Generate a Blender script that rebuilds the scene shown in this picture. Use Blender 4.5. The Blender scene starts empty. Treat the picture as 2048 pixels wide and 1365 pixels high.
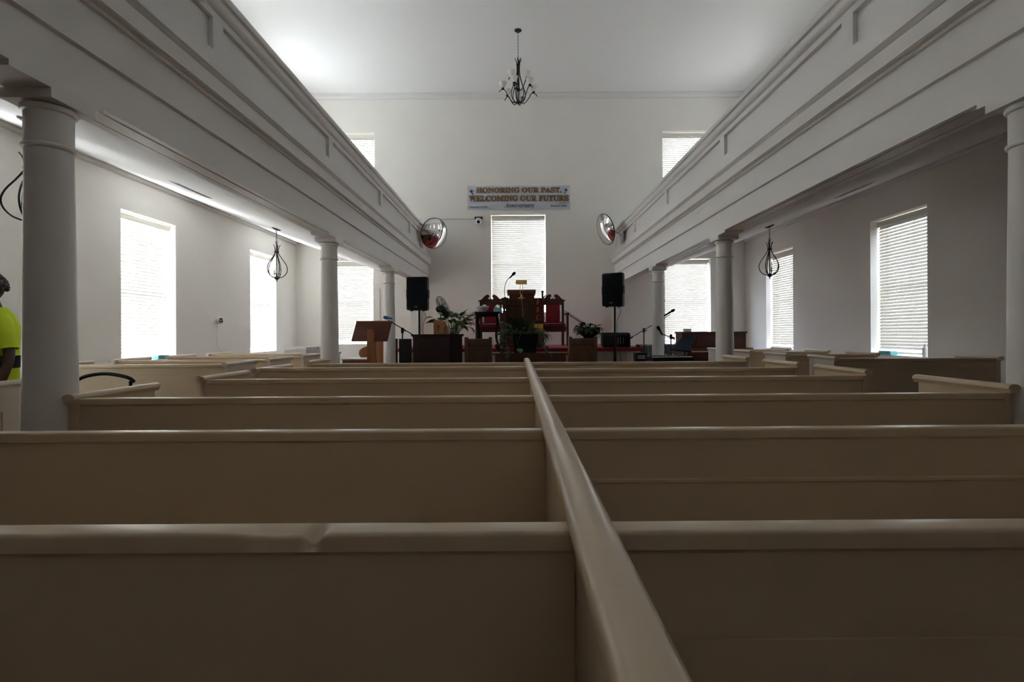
import bpy, bmesh, math, random
from mathutils import Vector, Matrix, Quaternion
random.seed(7)
SC = bpy.context.scene
COL = SC.collection
PI = math.pi
R = math.radians

# ------------------------------------------------------------------ camera
F, VX, VY, EYE, ROLL = 1020.0, 1033.0, 667.0, 1.21, R(0.33)
cd = bpy.data.cameras.new('camera')
cd.sensor_width = 36.0
cd.lens = 36.0 * F / 2048.0
cd.shift_x = (1024.0 - VX) / 2048.0
cd.shift_y = (VY - 682.5) / 2048.0
cd.clip_start = 0.05
cam = bpy.data.objects.new('camera', cd)
COL.objects.link(cam)
cam.location = (0, 0, EYE)
cam.rotation_euler = (PI / 2, ROLL, 0)
SC.camera = cam

def P(px, py, z):
    """a pixel of the photograph at depth z (metres) as a point of the room"""
    u, v = px - VX, VY - py
    c, s = math.cos(ROLL), math.sin(ROLL)
    return Vector(((u * c + v * s) * z / F, z, EYE + (-u * s + v * c) * z / F))

# ------------------------------------------------------------------ light
SC.view_settings.view_transform = 'Standard'
SC.view_settings.look = 'None'
SC.view_settings.gamma = 1.0
SC.view_settings.use_curve_mapping = False
SC.view_settings.exposure = 2.65
SC.cycles.max_bounces = 10
SC.cycles.diffuse_bounces = 7
SC.cycles.transparent_max_bounces = 12
SC.cycles.sample_clamp_indirect = 6.0
SC.cycles.caustics_reflective = False
SC.cycles.caustics_refractive = False
SC.cycles.use_denoising = True

SKY_SUN, SKY_SHADE = 6.8, 1.5
w = bpy.data.worlds.new('sky'); SC.world = w; w.use_nodes = True
nt = w.node_tree; nt.nodes.clear()
def wn(t, **k):
    n = nt.nodes.new(t)
    for a, b in k.items(): setattr(n, a, b)
    return n
tc = wn('ShaderNodeTexCoord'); sx = wn('ShaderNodeSeparateXYZ')
nt.links.new(tc.outputs['Generated'], sx.inputs[0])
rx = wn('ShaderNodeValToRGB')          # brighter sky on the sunny side of the building (-X)
rx.color_ramp.elements[0].position = 0.0; rx.color_ramp.elements[0].color = (SKY_SUN * .76, SKY_SUN * .95, SKY_SUN * 1.24, 1)
rx.color_ramp.elements[1].position = 1.0; rx.color_ramp.elements[1].color = (SKY_SHADE * .78, SKY_SHADE * .95, SKY_SHADE * 1.22, 1)
e = rx.color_ramp.elements.new(0.5); e.color = (1.75, 1.85, 2.0, 1)
mx = wn('ShaderNodeMath', operation='MULTIPLY_ADD'); mx.inputs[1].default_value = .5; mx.inputs[2].default_value = .5
nt.links.new(sx.outputs['X'], mx.inputs[0]); nt.links.new(mx.outputs[0], rx.inputs[0])
rz = wn('ShaderNodeValToRGB')          # land below the horizon
rz.color_ramp.elements[0].position = .49; rz.color_ramp.elements[0].color = (0, 0, 0, 1)
rz.color_ramp.elements[1].position = .52; rz.color_ramp.elements[1].color = (1, 1, 1, 1)
mz = wn('ShaderNodeMath', operation='MULTIPLY_ADD'); mz.inputs[1].default_value = .5; mz.inputs[2].default_value = .5
nt.links.new(sx.outputs['Z'], mz.inputs[0]); nt.links.new(mz.outputs[0], rz.inputs[0])
gm = wn('ShaderNodeMix', data_type='RGBA', blend_type='MULTIPLY'); gm.inputs[0].default_value = 1
gm.inputs[7].default_value = (.70, .62, .52, 1)
nt.links.new(rx.outputs[0], gm.inputs[6])
mm = wn('ShaderNodeMix', data_type='RGBA')
nt.links.new(rz.outputs[0], mm.inputs[0]); nt.links.new(gm.outputs[2], mm.inputs[6]); nt.links.new(rx.outputs[0], mm.inputs[7])
bg = wn('ShaderNodeBackground'); bg.inputs['Strength'].default_value = 1.0
nt.links.new(mm.outputs[2], bg.inputs['Color'])
nt.links.new(bg.outputs[0], wn('ShaderNodeOutputWorld').inputs[0])

sd = bpy.data.lights.new('sun', 'SUN'); sd.energy = 9.0; sd.angle = R(1.0); sd.color = (1.0, .96, .90)
sun = bpy.data.objects.new('sun', sd); COL.objects.link(sun)
SUN_DIR = Vector((1.0, 0.12, -0.85)).normalized()        # from the -X side, a little from behind the viewer
sun.rotation_euler = SUN_DIR.to_track_quat('-Z', 'Y').to_euler(); sun.location = (-12, 4, 10)

# ------------------------------------------------------------------ materials
def mat(name, color, rough=.5, metal=0.0, spec=.5, var=0.0, vscale=6.0, bump=0.0, bscale=40.0, trans=0.0, coat=0.0, stretch=None, col2=None):
    m = bpy.data.materials.new(name); m.use_nodes = True
    t = m.node_tree; b = t.nodes['Principled BSDF']
    b.inputs['Base Color'].default_value = (*color, 1)
    b.inputs['Roughness'].default_value = rough
    b.inputs['Metallic'].default_value = metal
    b.inputs['Specular IOR Level'].default_value = spec
    b.inputs['Coat Weight'].default_value = coat
    co = t.nodes.new('ShaderNodeTexCoord'); mp = t.nodes.new('ShaderNodeMapping')
    if stretch: mp.inputs['Scale'].default_value = stretch
    t.links.new(co.outputs['Object'], mp.inputs[0])
    if var or col2:
        n = t.nodes.new('ShaderNodeTexNoise'); n.inputs['Scale'].default_value = vscale; n.inputs['Detail'].default_value = 5
        t.links.new(mp.outputs[0], n.inputs['Vector'])
        r = t.nodes.new('ShaderNodeValToRGB')
        c2 = col2 or tuple(c * (1 - var) for c in color)
        r.color_ramp.elements[0].color = (*c2, 1); r.color_ramp.elements[1].color = (*color, 1)
        r.color_ramp.elements[0].position = .35; r.color_ramp.elements[1].position = .65
        t.links.new(n.outputs['Fac'], r.inputs[0]); t.links.new(r.outputs[0], b.inputs['Base Color'])
    if bump:
        n2 = t.nodes.new('ShaderNodeTexNoise'); n2.inputs['Scale'].default_value = bscale; n2.inputs['Detail'].default_value = 6
        t.links.new(mp.outputs[0], n2.inputs['Vector'])
        bp = t.nodes.new('ShaderNodeBump'); bp.inputs['Strength'].default_value = bump; bp.inputs['Distance'].default_value = .01
        t.links.new(n2.outputs['Fac'], bp.inputs['Height']); t.links.new(bp.outputs[0], b.inputs['Normal'])
    return m

def slat_mat(name, color, trans):
    m = bpy.data.materials.new(name); m.use_nodes = True; t = m.node_tree; t.nodes.clear()
    d = t.nodes.new('ShaderNodeBsdfDiffuse'); d.inputs[0].default_value = (*color, 1)
    tr = t.nodes.new('ShaderNodeBsdfTranslucent'); tr.inputs[0].default_value = (*color, 1)
    mi = t.nodes.new('ShaderNodeMixShader'); mi.inputs[0].default_value = trans
    t.links.new(d.outputs[0], mi.inputs[1]); t.links.new(tr.outputs[0], mi.inputs[2])
    t.links.new(mi.outputs[0], t.nodes.new('ShaderNodeOutputMaterial').inputs[0])
    return m

def glass_mat(name, tint=(1, 1, 1), refl=.08, rough=0.0):
    m = bpy.data.materials.new(name); m.use_nodes = True; t = m.node_tree; t.nodes.clear()
    a = t.nodes.new('ShaderNodeBsdfTransparent'); a.inputs[0].default_value = (*tint, 1)
    g = t.nodes.new('ShaderNodeBsdfGlossy'); g.inputs['Roughness'].default_value = rough
    mi = t.nodes.new('ShaderNodeMixShader'); mi.inputs[0].default_value = refl
    t.links.new(a.outputs[0], mi.inputs[1]); t.links.new(g.outputs[0], mi.inputs[2])
    t.links.new(mi.outputs[0], t.nodes.new('ShaderNodeOutputMaterial').inputs[0])
    return m

M = {}
M['wall'] = mat('wall_plaster', (.86, .84, .79), .75, bump=.25, bscale=9, var=.03, vscale=1.3)
M['ceil'] = mat('ceiling_paint', (.89, .89, .885), .8, bump=.1, bscale=5)
M['trimw'] = mat('white_gloss_paint', (.80, .79, .775), .38, bump=.12, bscale=7, var=.02)
M['gallery'] = mat('gallery_paint', (.79, .77, .745), .42, bump=.15, bscale=6, var=.03, vscale=2)
M['pew'] = mat('cream_pew_paint', (.68, .535, .365), .30, bump=.2, bscale=14, var=.06, vscale=3, stretch=(.3, 1, 1))
M['pewside_lit'] = mat('lit_pew_end_paint', (.70, .63, .53), .4, bump=.2, bscale=14, var=.05, vscale=3)  # paler copy of the pew paint: window light on the ends put into colour
M['floor'] = mat('red_brown_carpet', (.16, .05, .045), .95, var=.3, vscale=60)
M['slat'] = slat_mat('blind_slat_vinyl', (.68, .65, .59), .03)
M['rail'] = mat('blind_rail_vinyl', (.82, .80, .74), .5)
M['cordw'] = mat('blind_cord', (.85, .83, .78), .8)
M['pane'] = glass_mat('window_glass')
M['sash'] = mat('window_sash_paint', (.78, .77, .74), .5)
M['blk'] = mat('black_plastic', (.006, .006, .007), .6, spec=.2, bump=.2, bscale=200)
M['grille'] = mat('black_speaker_grille', (.004, .006, .009), .7, spec=.15, bump=.6, bscale=400)
M['blkm'] = mat('black_metal', (.006, .006, .006), .45, spec=.25)
M['iron'] = mat('wrought_iron', (.014, .010, .008), .5, .3, bump=.3, bscale=60)
M['frost'] = mat('frosted_shade_glass', (.82, .80, .76), .35)
M['candle'] = mat('candle_sleeve', (.80, .76, .66), .5)
M['bulb'] = glass_mat('clear_bulb_glass', (.92, .9, .86), .25, .05)
M['wood'] = mat('red_brown_wood', (.085, .028, .014), .42, spec=.3, col2=(.045, .014, .008), vscale=8, stretch=(1, 1, .12))
M['tablew'] = mat('communion_table_oak', (.15, .055, .028), .45, spec=.3, col2=(.085, .028, .015), vscale=8, stretch=(.12, 1, 1))
M['woodl'] = mat('honey_oak_wood', (.40, .185, .065), .4, col2=(.27, .11, .035), vscale=10, stretch=(1, 1, .15))
M['woodm'] = mat('carved_oak_wood', (.16, .075, .032), .42, col2=(.09, .038, .016), vscale=9, stretch=(1, 1, .15))
M['woodd'] = mat('dark_mahogany', (.026, .008, .009), .6, spec=.12, col2=(.016, .005, .006), vscale=8, stretch=(1, 1, .2))
M['carve'] = mat('carved_recess_wood', (.045, .018, .010), .6)
M['lect'] = mat('lectern_board_wood', (.13, .034, .018), .42, spec=.3, col2=(.075, .019, .011), vscale=9, stretch=(.15, 1, 1))
M['lectp'] = mat('lectern_post_wood', (.36, .14, .05), .4, col2=(.24, .08, .03), vscale=9, stretch=(1, 1, .15))
M['red'] = mat('red_velvet', (.22, .008, .014), .9, bump=.3, bscale=90, var=.25, vscale=12)
M['redk'] = mat('dark_red_cloth', (.085, .006, .008), .9)
M['redc'] = mat('red_carpet', (.26, .020, .020), .95, bump=.4, bscale=160, var=.2, vscale=50)
M['bronze'] = mat('dark_bronze', (.06, .045, .035), .45, .4)
M['brass'] = mat('polished_brass', (.55, .36, .10), .25, 1.0)
M['gold'] = mat('gold_thread', (.70, .38, .05), .6)
M['leaf'] = mat('glossy_green_leaf', (.055, .135, .022), .5, spec=.3, col2=(.022, .065, .013), vscale=7)
M['leafd'] = mat('dark_green_leaf', (.026, .064, .015), .55, spec=.25, col2=(.011, .030, .008), vscale=8)
M['leafp'] = mat('pale_dry_leaf', (.16, .17, .07), .5, col2=(.06, .10, .03), vscale=6)
M['pot'] = mat('black_pot', (.004, .004, .005), .6, spec=.2)
M['soil'] = mat('potting_soil', (.03, .02, .013), .95, bump=.5, bscale=60)
M['teal'] = mat('teal_printed_card', (.05, .33, .36), .5, col2=(.16, .50, .50), vscale=30)
M['paper'] = mat('white_paper', (.82, .82, .82), .7)
M['white'] = mat('white_plastic', (.80, .80, .80), .4)
M['chrome'] = mat('chrome', (.80, .80, .82), .12, 1.0)
M['mirror'] = mat('convex_mirror_face', (.88, .88, .88), .02, 1.0)
M['drum'] = mat('blue_grey_sparkle_shell', (.10, .14, .18), .25, .5, col2=(.22, .28, .34), vscale=220)
M['skin'] = mat('dark_brown_skin', (.075, .035, .022), .5)
M['hair'] = mat('grey_curly_hair', (.06, .055, .05), .9, bump=1.0, bscale=90, col2=(.16, .15, .14), vscale=60)
M['hivis'] = mat('fluorescent_yellow_cloth', (.62, .80, .02), .8, bump=.3, bscale=25)
M['khaki'] = mat('khaki_cloth', (.38, .31, .21), .85)
M['cloth'] = mat('black_cloth', (.012, .012, .013), .85)
M['bluemic'] = mat('blue_foam', (.03, .16, .42), .7)
M['banner'] = mat('white_banner_vinyl', (.62, .66, .74), .45, var=.05, vscale=3)
M['btext'] = mat('bronze_lettering', (.33, .16, .035), .6)
M['navy'] = mat('navy_lettering', (.012, .022, .10), .6)
M['dark'] = mat('dark_lettering', (.03, .025, .03), .6)
M['sheet'] = mat('blue_black_folder', (.018, .030, .050), .35)
M['crystal'] = mat('cut_crystal', (.75, .76, .76), .08, .35, bump=1.0, bscale=60)
M['steel'] = mat('brushed_steel', (.5, .5, .5), .35, 1.0)
M['purple'] = mat('purple_cover', (.30, .27, .42), .6)
M['bead'] = mat('cream_beadboard_paint', (.62, .56, .47), .5)

# ------------------------------------------------------------------ mesh builder
class MB:
    def __init__(s): s.v = []; s.f = []; s.sm = []
    def add(s, vs, fs, smooth=False, mtx=None):
        b = len(s.v)
        s.v += [tuple(mtx @ Vector(p)) if mtx else tuple(p) for p in vs]
        s.f += [tuple(i + b for i in f) for f in fs]; s.sm += [smooth] * len(fs)
        return s
    def bx(s, x0, x1, y0, y1, z0, z1, mtx=None):
        vs = [(x, y, z) for z in (z0, z1) for y in (y0, y1) for x in (x0, x1)]
        return s.add(vs, [(0, 2, 3, 1), (4, 5, 7, 6), (0, 1, 5, 4), (2, 6, 7, 3), (0, 4, 6, 2), (1, 3, 7, 5)], False, mtx)
    def rb(s, x0, x1, y0, y1, z0, z1, r=.01, n=3, axis='z', mtx=None):
        """box whose edges along one axis are rounded"""
        if axis == 'z': a0, a1, b0, b1, c0, c1 = x0, x1, y0, y1, z0, z1
        elif axis == 'y': a0, a1, b0, b1, c0, c1 = x0, x1, z0, z1, y0, y1
        else: a0, a1, b0, b1, c0, c1 = y0, y1, z0, z1, x0, x1
        pl = []
        for cx, cy, st in ((a1 - r, b1 - r, 0), (a0 + r, b1 - r, 90), (a0 + r, b0 + r, 180), (a1 - r, b0 + r, 270)):
            for k in range(n + 1):
                t = R(st + 90 * k / n); pl.append((cx + r * math.cos(t), cy + r * math.sin(t)))
        return s.prism(pl, axis, c0, c1, mtx)
    def prism(s, poly, axis, a, b, mtx=None, smooth=False):
        n = len(poly); vs = []
        for c in (a, b):
            for p, q in poly:
                vs.append((p, q, c) if axis == 'z' else (p, c, q) if axis == 'y' else (c, p, q))
        fs = [tuple(range(n - 1, -1, -1)), tuple(range(n, 2 * n))] + [(i, (i + 1) % n, n + (i + 1) % n, n + i) for i in range(n)]
        return s.add(vs, fs, smooth, mtx)
    def tube(s, pts, r, seg=8, closed=False, mtx=None, cap=True):
        pts = [Vector(p) for p in pts]; n = len(pts)
        rs = r if isinstance(r, (list, tuple)) else [r] * n
        vs = []; N = None
        for i, p in enumerate(pts):
            if closed: t = pts[(i + 1) % n] - pts[i - 1]
            else: t = pts[min(i + 1, n - 1)] - pts[max(i - 1, 0)]
            t = t.normalized() if t.length > 1e-9 else Vector((0, 0, 1))
            if N is None:
                N = t.orthogonal().normalized()
            N = (N - t * N.dot(t)); N = N.normalized() if N.length > 1e-6 else t.orthogonal().normalized()
            B = t.cross(N)
            for k in range(seg):
                a = 2 * PI * k / seg
                vs.append(p + (N * math.cos(a) + B * math.sin(a)) * rs[i])
        fs = []
        for i in range(n if closed else n - 1):
            j = (i + 1) % n
            for k in range(seg):
                l = (k + 1) % seg
                fs.append((i * seg + k, i * seg + l, j * seg + l, j * seg + k))
        if not closed and cap:
            fs.append(tuple(range(seg - 1, -1, -1))); fs.append(tuple((n - 1) * seg + k for k in range(seg)))
        return s.add(vs, fs, True, mtx)
    def lathe(s, prof, seg=24, mtx=None, o=(0, 0, 0), scale=(1, 1)):
        vs = []; n = len(prof)
        for r, z in prof:
            for k in range(seg):
                a = 2 * PI * k / seg
                vs.append((o[0] + r * math.cos(a) * scale[0], o[1] + r * math.sin(a) * scale[1], o[2] + z))
        fs = [(i * seg + k, i * seg + (k + 1) % seg, (i + 1) * seg + (k + 1) % seg, (i + 1) * seg + k) for i in range(n - 1) for k in range(seg)]
        if prof[0][0] > 1e-6: fs.append(tuple(range(seg - 1, -1, -1)))
        if prof[-1][0] > 1e-6: fs.append(tuple((n - 1) * seg + k for k in range(seg)))
        return s.add(vs, fs, True, mtx)
    def ball(s, c, r, seg=14, rings=9, mtx=None):
        rr = r if isinstance(r, (tuple, list)) else (r, r, r)
        vs = [(c[0], c[1], c[2] - rr[2])]
        for i in range(1, rings):
            ph = PI * i / rings - PI / 2
            for k in range(seg):
                a = 2 * PI * k / seg
                vs.append((c[0] + rr[0] * math.cos(ph) * math.cos(a), c[1] + rr[1] * math.cos(ph) * math.sin(a), c[2] + rr[2] * math.sin(ph)))
        vs.append((c[0], c[1], c[2] + rr[2])); L = len(vs) - 1
        fs = [(0, 1 + (k + 1) % seg, 1 + k) for k in range(seg)]
        for i in range(rings - 2):
            for k in range(seg):
                a = 1 + i * seg
                fs.append((a + k, a + (k + 1) % seg, a + seg + (k + 1) % seg, a + seg + k))
        a = 1 + (rings - 2) * seg
        fs += [(a + k, a + (k + 1) % seg, L) for k in range(seg)]
        return s.add(vs, fs, True, mtx)
    def build(s, name, m, parent=None, loc=None, bevel=0.0, weld=True):
        me = bpy.data.meshes.new(name); me.from_pydata(s.v, [], s.f)
        me.polygons.foreach_set('use_smooth', s.sm)
        bm = bmesh.new(); bm.from_mesh(me)
        if weld: bmesh.ops.remove_doubles(bm, verts=bm.verts, dist=1e-5)
        bmesh.ops.recalc_face_normals(bm, faces=bm.faces)
        if bevel:
            ed = [e for e in bm.edges if len(e.link_faces) == 2 and e.calc_face_angle(0) > R(35)]
            bmesh.ops.bevel(bm, geom=ed, offset=bevel, segments=2, profile=.5, affect='EDGES', clamp_overlap=True)
        bm.to_mesh(me); bm.free()
        me.materials.append(m)
        try: me.set_sharp_from_angle(angle=R(40))
        except Exception: pass
        o = bpy.data.objects.new(name, me); COL.objects.link(o)
        if parent is not None: o.parent = parent
        if loc is not None: o.location = loc
        return o

def tag(o, label=None, cat=None, group=None, kind=None):
    if label: o['label'] = label
    if cat: o['category'] = cat
    if group: o['group'] = group
    if kind: o['kind'] = kind
    return o
def root(name, loc, label=None, cat=None, group=None, rz=0.0, kind=None):
    o = bpy.data.objects.new(name, None); COL.objects.link(o)
    o.location = loc; o.rotation_euler = (0, 0, rz); o.empty_display_size = .1
    return tag(o, label, cat, group, kind)
def kids(o): return [c for c in bpy.data.objects if c.parent == o]
def copy_tree(o, parent=None):
    c = o.copy(); COL.objects.link(c); c.parent = parent
    for ch in kids(o): copy_tree(ch, c)
    return c
def struct(mb, name, m, parent=None, **k):
    o = mb.build(name, m, parent, **k)
    if parent is None: o['kind'] = 'structure'
    return o
def spline(pts, n=6):
    """smooth curve through the points (Catmull-Rom)"""
    pts = [Vector(p) for p in pts]; out = []
    for i in range(len(pts) - 1):
        p0 = pts[max(i - 1, 0)]; p1 = pts[i]; p2 = pts[i + 1]; p3 = pts[min(i + 2, len(pts) - 1)]
        for k in range(n):
            t = k / n
            out.append(.5 * ((2 * p1) + (p2 - p0) * t + (2 * p0 - 5 * p1 + 4 * p2 - p3) * t * t + (3 * p1 - p0 - 3 * p2 + p3) * t ** 3))
    out.append(pts[-1]); return out

# ------------------------------------------------------------------ room shell
YB, YF = -6.0, 11.7            # wall behind the camera, altar wall
XL, XR = -5.06, 5.265
HC = 6.72
TH = .32
floor_o = struct(MB().bx(XL - TH, XR + TH, YB - TH, YF + TH, -.1, 0), 'floor', M['floor'])
struct(MB().bx(XL - TH, XR + TH, YB - TH, YF + TH, HC, HC + .15), 'ceiling', M['ceil'])

def wall(name, axis, c, out, a0, a1, holes):
    """wall in the plane axis=c, thickened by TH towards out (+1/-1), spanning a0..a1, with rectangular holes (a, b, z0, z1)"""
    A = sorted({a0, a1, *[h[0] for h in holes], *[h[1] for h in holes]})
    Z = sorted({0.0, HC, *[h[2] for h in holes], *[h[3] for h in holes]})
    def inh(i, j):
        if not (0 <= i < len(A) - 1 and 0 <= j < len(Z) - 1): return None
        a, z = (A[i] + A[i + 1]) / 2, (Z[j] + Z[j + 1]) / 2
        return any(h[0] < a < h[1] and h[2] < z < h[3] for h in holes)
    mb = MB()
    def pt(a, z, d):
        q = c + out * TH * d
        return (q, a, z) if axis == 'x' else (a, q, z)
    for i in range(len(A) - 1):
        for j in range(len(Z) - 1):
            if inh(i, j): continue
            for d in (0, 1):
                mb.add([pt(A[i], Z[j], d), pt(A[i + 1], Z[j], d), pt(A[i + 1], Z[j + 1], d), pt(A[i], Z[j + 1], d)], [(0, 1, 2, 3)])
            for di, dj, e in ((-1, 0, ((i, j), (i, j + 1))), (1, 0, ((i + 1, j), (i + 1, j + 1))), (0, -1, ((i, j), (i + 1, j))), (0, 1, ((i, j + 1), (i + 1, j + 1)))):
                if inh(i + di, j + dj) is not False:
                    (p, q), (r_, t) = e
                    mb.add([pt(A[p], Z[q], 0), pt(A[r_], Z[t], 0), pt(A[r_], Z[t], 1), pt(A[p], Z[q], 1)], [(0, 1, 2, 3)])
    return struct(mb, name, M['wall'])

SIDE_Y = [(3.38, 4.43), (6.53, 7.58), (9.70, 10.75)]
LOW, HIGH = (.87, 2.84), (3.95, 5.84)
def side_holes(side):
    return [(a, b, *z) for a, b in SIDE_Y for z in (LOW, HIGH) if not (side == 'r' and a < 4 and z is LOW)]
wall('wall_left', 'x', XL, -1, YB, YF, side_holes('l'))
wall('wall_right', 'x', XR, 1, YB, YF, side_holes('r'))
back_holes = [(-.573, .68, 1.69, 3.95), (-4.33, -3.28, .98, 2.91), (3.41, 4.46, .98, 2.91), (-4.29, -3.235, 3.84, 5.84), (3.375, 4.43, 3.84, 5.84)]
wall('wall_altar', 'y', YF, 1, XL, XR, back_holes)
REAR_FILL = [(-.5, .7, 4.0, 5.6)]  # unseen high window, added to brighten the pew backs
wall('wall_rear', 'y', YB, -1, XL, XR, REAR_FILL)

# cornice where the altar wall meets the ceiling, and along the sides
pr = [(0, 0), (0, -.13), (.02, -.13), (.02, -.10), (.045, -.075), (.045, -.03), (.06, -.02), (.06, 0)]
struct(MB().prism([(YF - p, HC + q) for p, q in pr], 'x', XL, XR), 'trim_1', M['trimw'])
struct(MB().prism([(XL + p, HC + q) for p, q in pr], 'y', YB, YF - .07), 'trim_2', M['trimw'])
struct(MB().prism([(XR - p, HC + q) for p, q in pr], 'y', YB, YF - .07), 'trim_3', M['trimw'])

# ------------------------------------------------------------------ windows, blinds
win_n = [0]
def window(axis, c, out, a, b, z0, z1, label=None, tilt=25, group=None, seen=True):
    """sash and pane in the outer part of the hole; slatted blind in its inner part"""
    win_n[0] += 1
    def T(mb_pts): return mb_pts
    wd, h = b - a, z1 - z0
    # local frame: x along the wall, y outwards, z up, origin at the inner face, bottom centre
    if axis == 'x':
        mtx = Matrix(((0, out, 0, c), (-out if False else 1, 0, 0, (a + b) / 2), (0, 0, 1, z0), (0, 0, 0, 1)))
    else:
        mtx = Matrix(((1, 0, 0, (a + b) / 2), (0, out, 0, c), (0, 0, 1, z0), (0, 0, 0, 1)))
    r = bpy.data.objects.new('window_%d' % win_n[0], None); COL.objects.link(r); r['kind'] = 'structure'
    mb = MB(); hw = wd / 2; y0, y1 = .24, .29; fw = .05
    for q in ((-hw, -hw + fw, 0, h), (hw - fw, hw, 0, h), (-hw + fw, hw - fw, 0, fw), (-hw + fw, hw - fw, h - fw, h), (-hw + fw, hw - fw, h / 2 - .02, h / 2 + .02),
              (-.012, .012, fw, h / 2 - .02), (-.012, .012, h / 2 + .02, h - fw)):
        mb.bx(q[0], q[1], y0, y1, q[2], q[3], mtx)
    mb.build('window_frame', M['sash'], r)
    MB().bx(-hw + .02, hw - .02, .262, .268, .02, h - .02, mtx).build('pane', M['pane'], r)
    # daylight enters through the opening: a sky portal in the plane of the glass
    L = bpy.data.lights.new('window_portal', 'AREA'); L.shape = 'RECTANGLE'; L.size = wd; L.size_y = h
    L.cycles.is_portal = True
    lo = bpy.data.objects.new('window_portal', L); COL.objects.link(lo)
    lo.location = mtx @ Vector((0, .31, h / 2))
    d = (mtx.to_3x3() @ Vector((0, -1, 0)))
    lo.rotation_euler = d.to_track_quat('-Z', 'Z').to_euler()
    # blind
    bl = root('window_blind', mtx @ Vector((0, .13, 0)), label, 'blind', group)
    inv = Matrix.Translation(-(mtx @ Vector((0, .13, 0)))) @ mtx
    g = .012; bw = hw - g
    MB().bx(-bw, bw, .085, .16, h - .095, h - .02, inv).build('headrail', M['rail'], bl)
    sl = MB(); n = int((h - .16) / .046); dep = .025
    ca, sa = math.cos(R(tilt)), math.sin(R(tilt))
    for i in range(n):
        z = h - .115 - i * .046
        if z < .06: break
        vs = []; seg = 3
        for x in (-bw + .005, bw - .005):
            for k in range(seg + 1):
                t = -1 + 2 * k / seg
                yy = t * dep; zz = .0035 * (1 - t * t)
                vs.append((x, .125 + yy * ca - zz * sa, z - yy * sa + zz * ca))
        sl.add(vs, [(k, k + 1, seg + 2 + k, seg + 1 + k) for k in range(seg)], True, inv)
    o = sl.build('slats', M['slat'], bl, weld=False)
    MB().bx(-bw, bw, .105, .145, .022, .045, inv).build('bottom_rail', M['rail'], bl)
    cm = MB()
    for x in (-bw * .82, -bw * .28, bw * .28, bw * .82):
        for yy in (.0975, .1525):
            cm.bx(x - .002, x + .002, yy - .001, yy + .001, .03, h - .05, inv)
    cm.build('ladder_cord', M['cordw'], bl)
    return r

GB = 'slatted window blinds'
lab = {('l', 1): 'white blind in the left wall window with the teal tissue box on its sill',
       ('l', 2): 'white blind in the left wall window behind the hanging iron pendant',
       ('r', 1): 'cream blind in the right wall window with bottle and teal box on its sill',
       ('r', 2): 'cream blind in the right wall window behind the hanging iron pendant'}
# out = direction away from the room
for side, c, out in (('l', XL, -1), ('r', XR, 1)):
    for i, (a, b) in enumerate(SIDE_Y):
        for lv, (z0, z1) in enumerate((LOW, HIGH)):
            if (a, b, z0, z1) not in side_holes(side): continue
            l = lab.get((side, i)) if lv == 0 else None
            if not l: l = 'white slatted blind in the %s of the %s wall, %s' % ('lower windows' if lv == 0 else 'gallery windows', 'sunny' if side == 'l' else 'shaded', ('beside the viewer', 'above the pews', 'above the altar end')[i])
            window('x', c, out, a, b, z0, z1, l, tilt=(65 if side == 'l' else -62) if lv == 0 else 57, group=GB)
bl = ['white blind in the tall window behind the pulpit, under the banner', 'white blind in the altar wall window behind the wooden lectern',
      'cream blind in the altar wall window behind the upright piano', 'white blind in the upper altar wall window above the gallery on the lectern side',
      'white blind in the upper altar wall window above the gallery on the piano side']
for h, l, t in zip(back_holes, bl, (-71, -68, -63, -68, -68)):
    window('y', YF, 1, *h, label=l, tilt=t, group=GB)

for h, l in zip(REAR_FILL, ('white blind in the unseen window added behind the viewer to light the pew backs',)):
    window('y', YB, -1, *h, label=l, tilt=46, group=GB)

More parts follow.
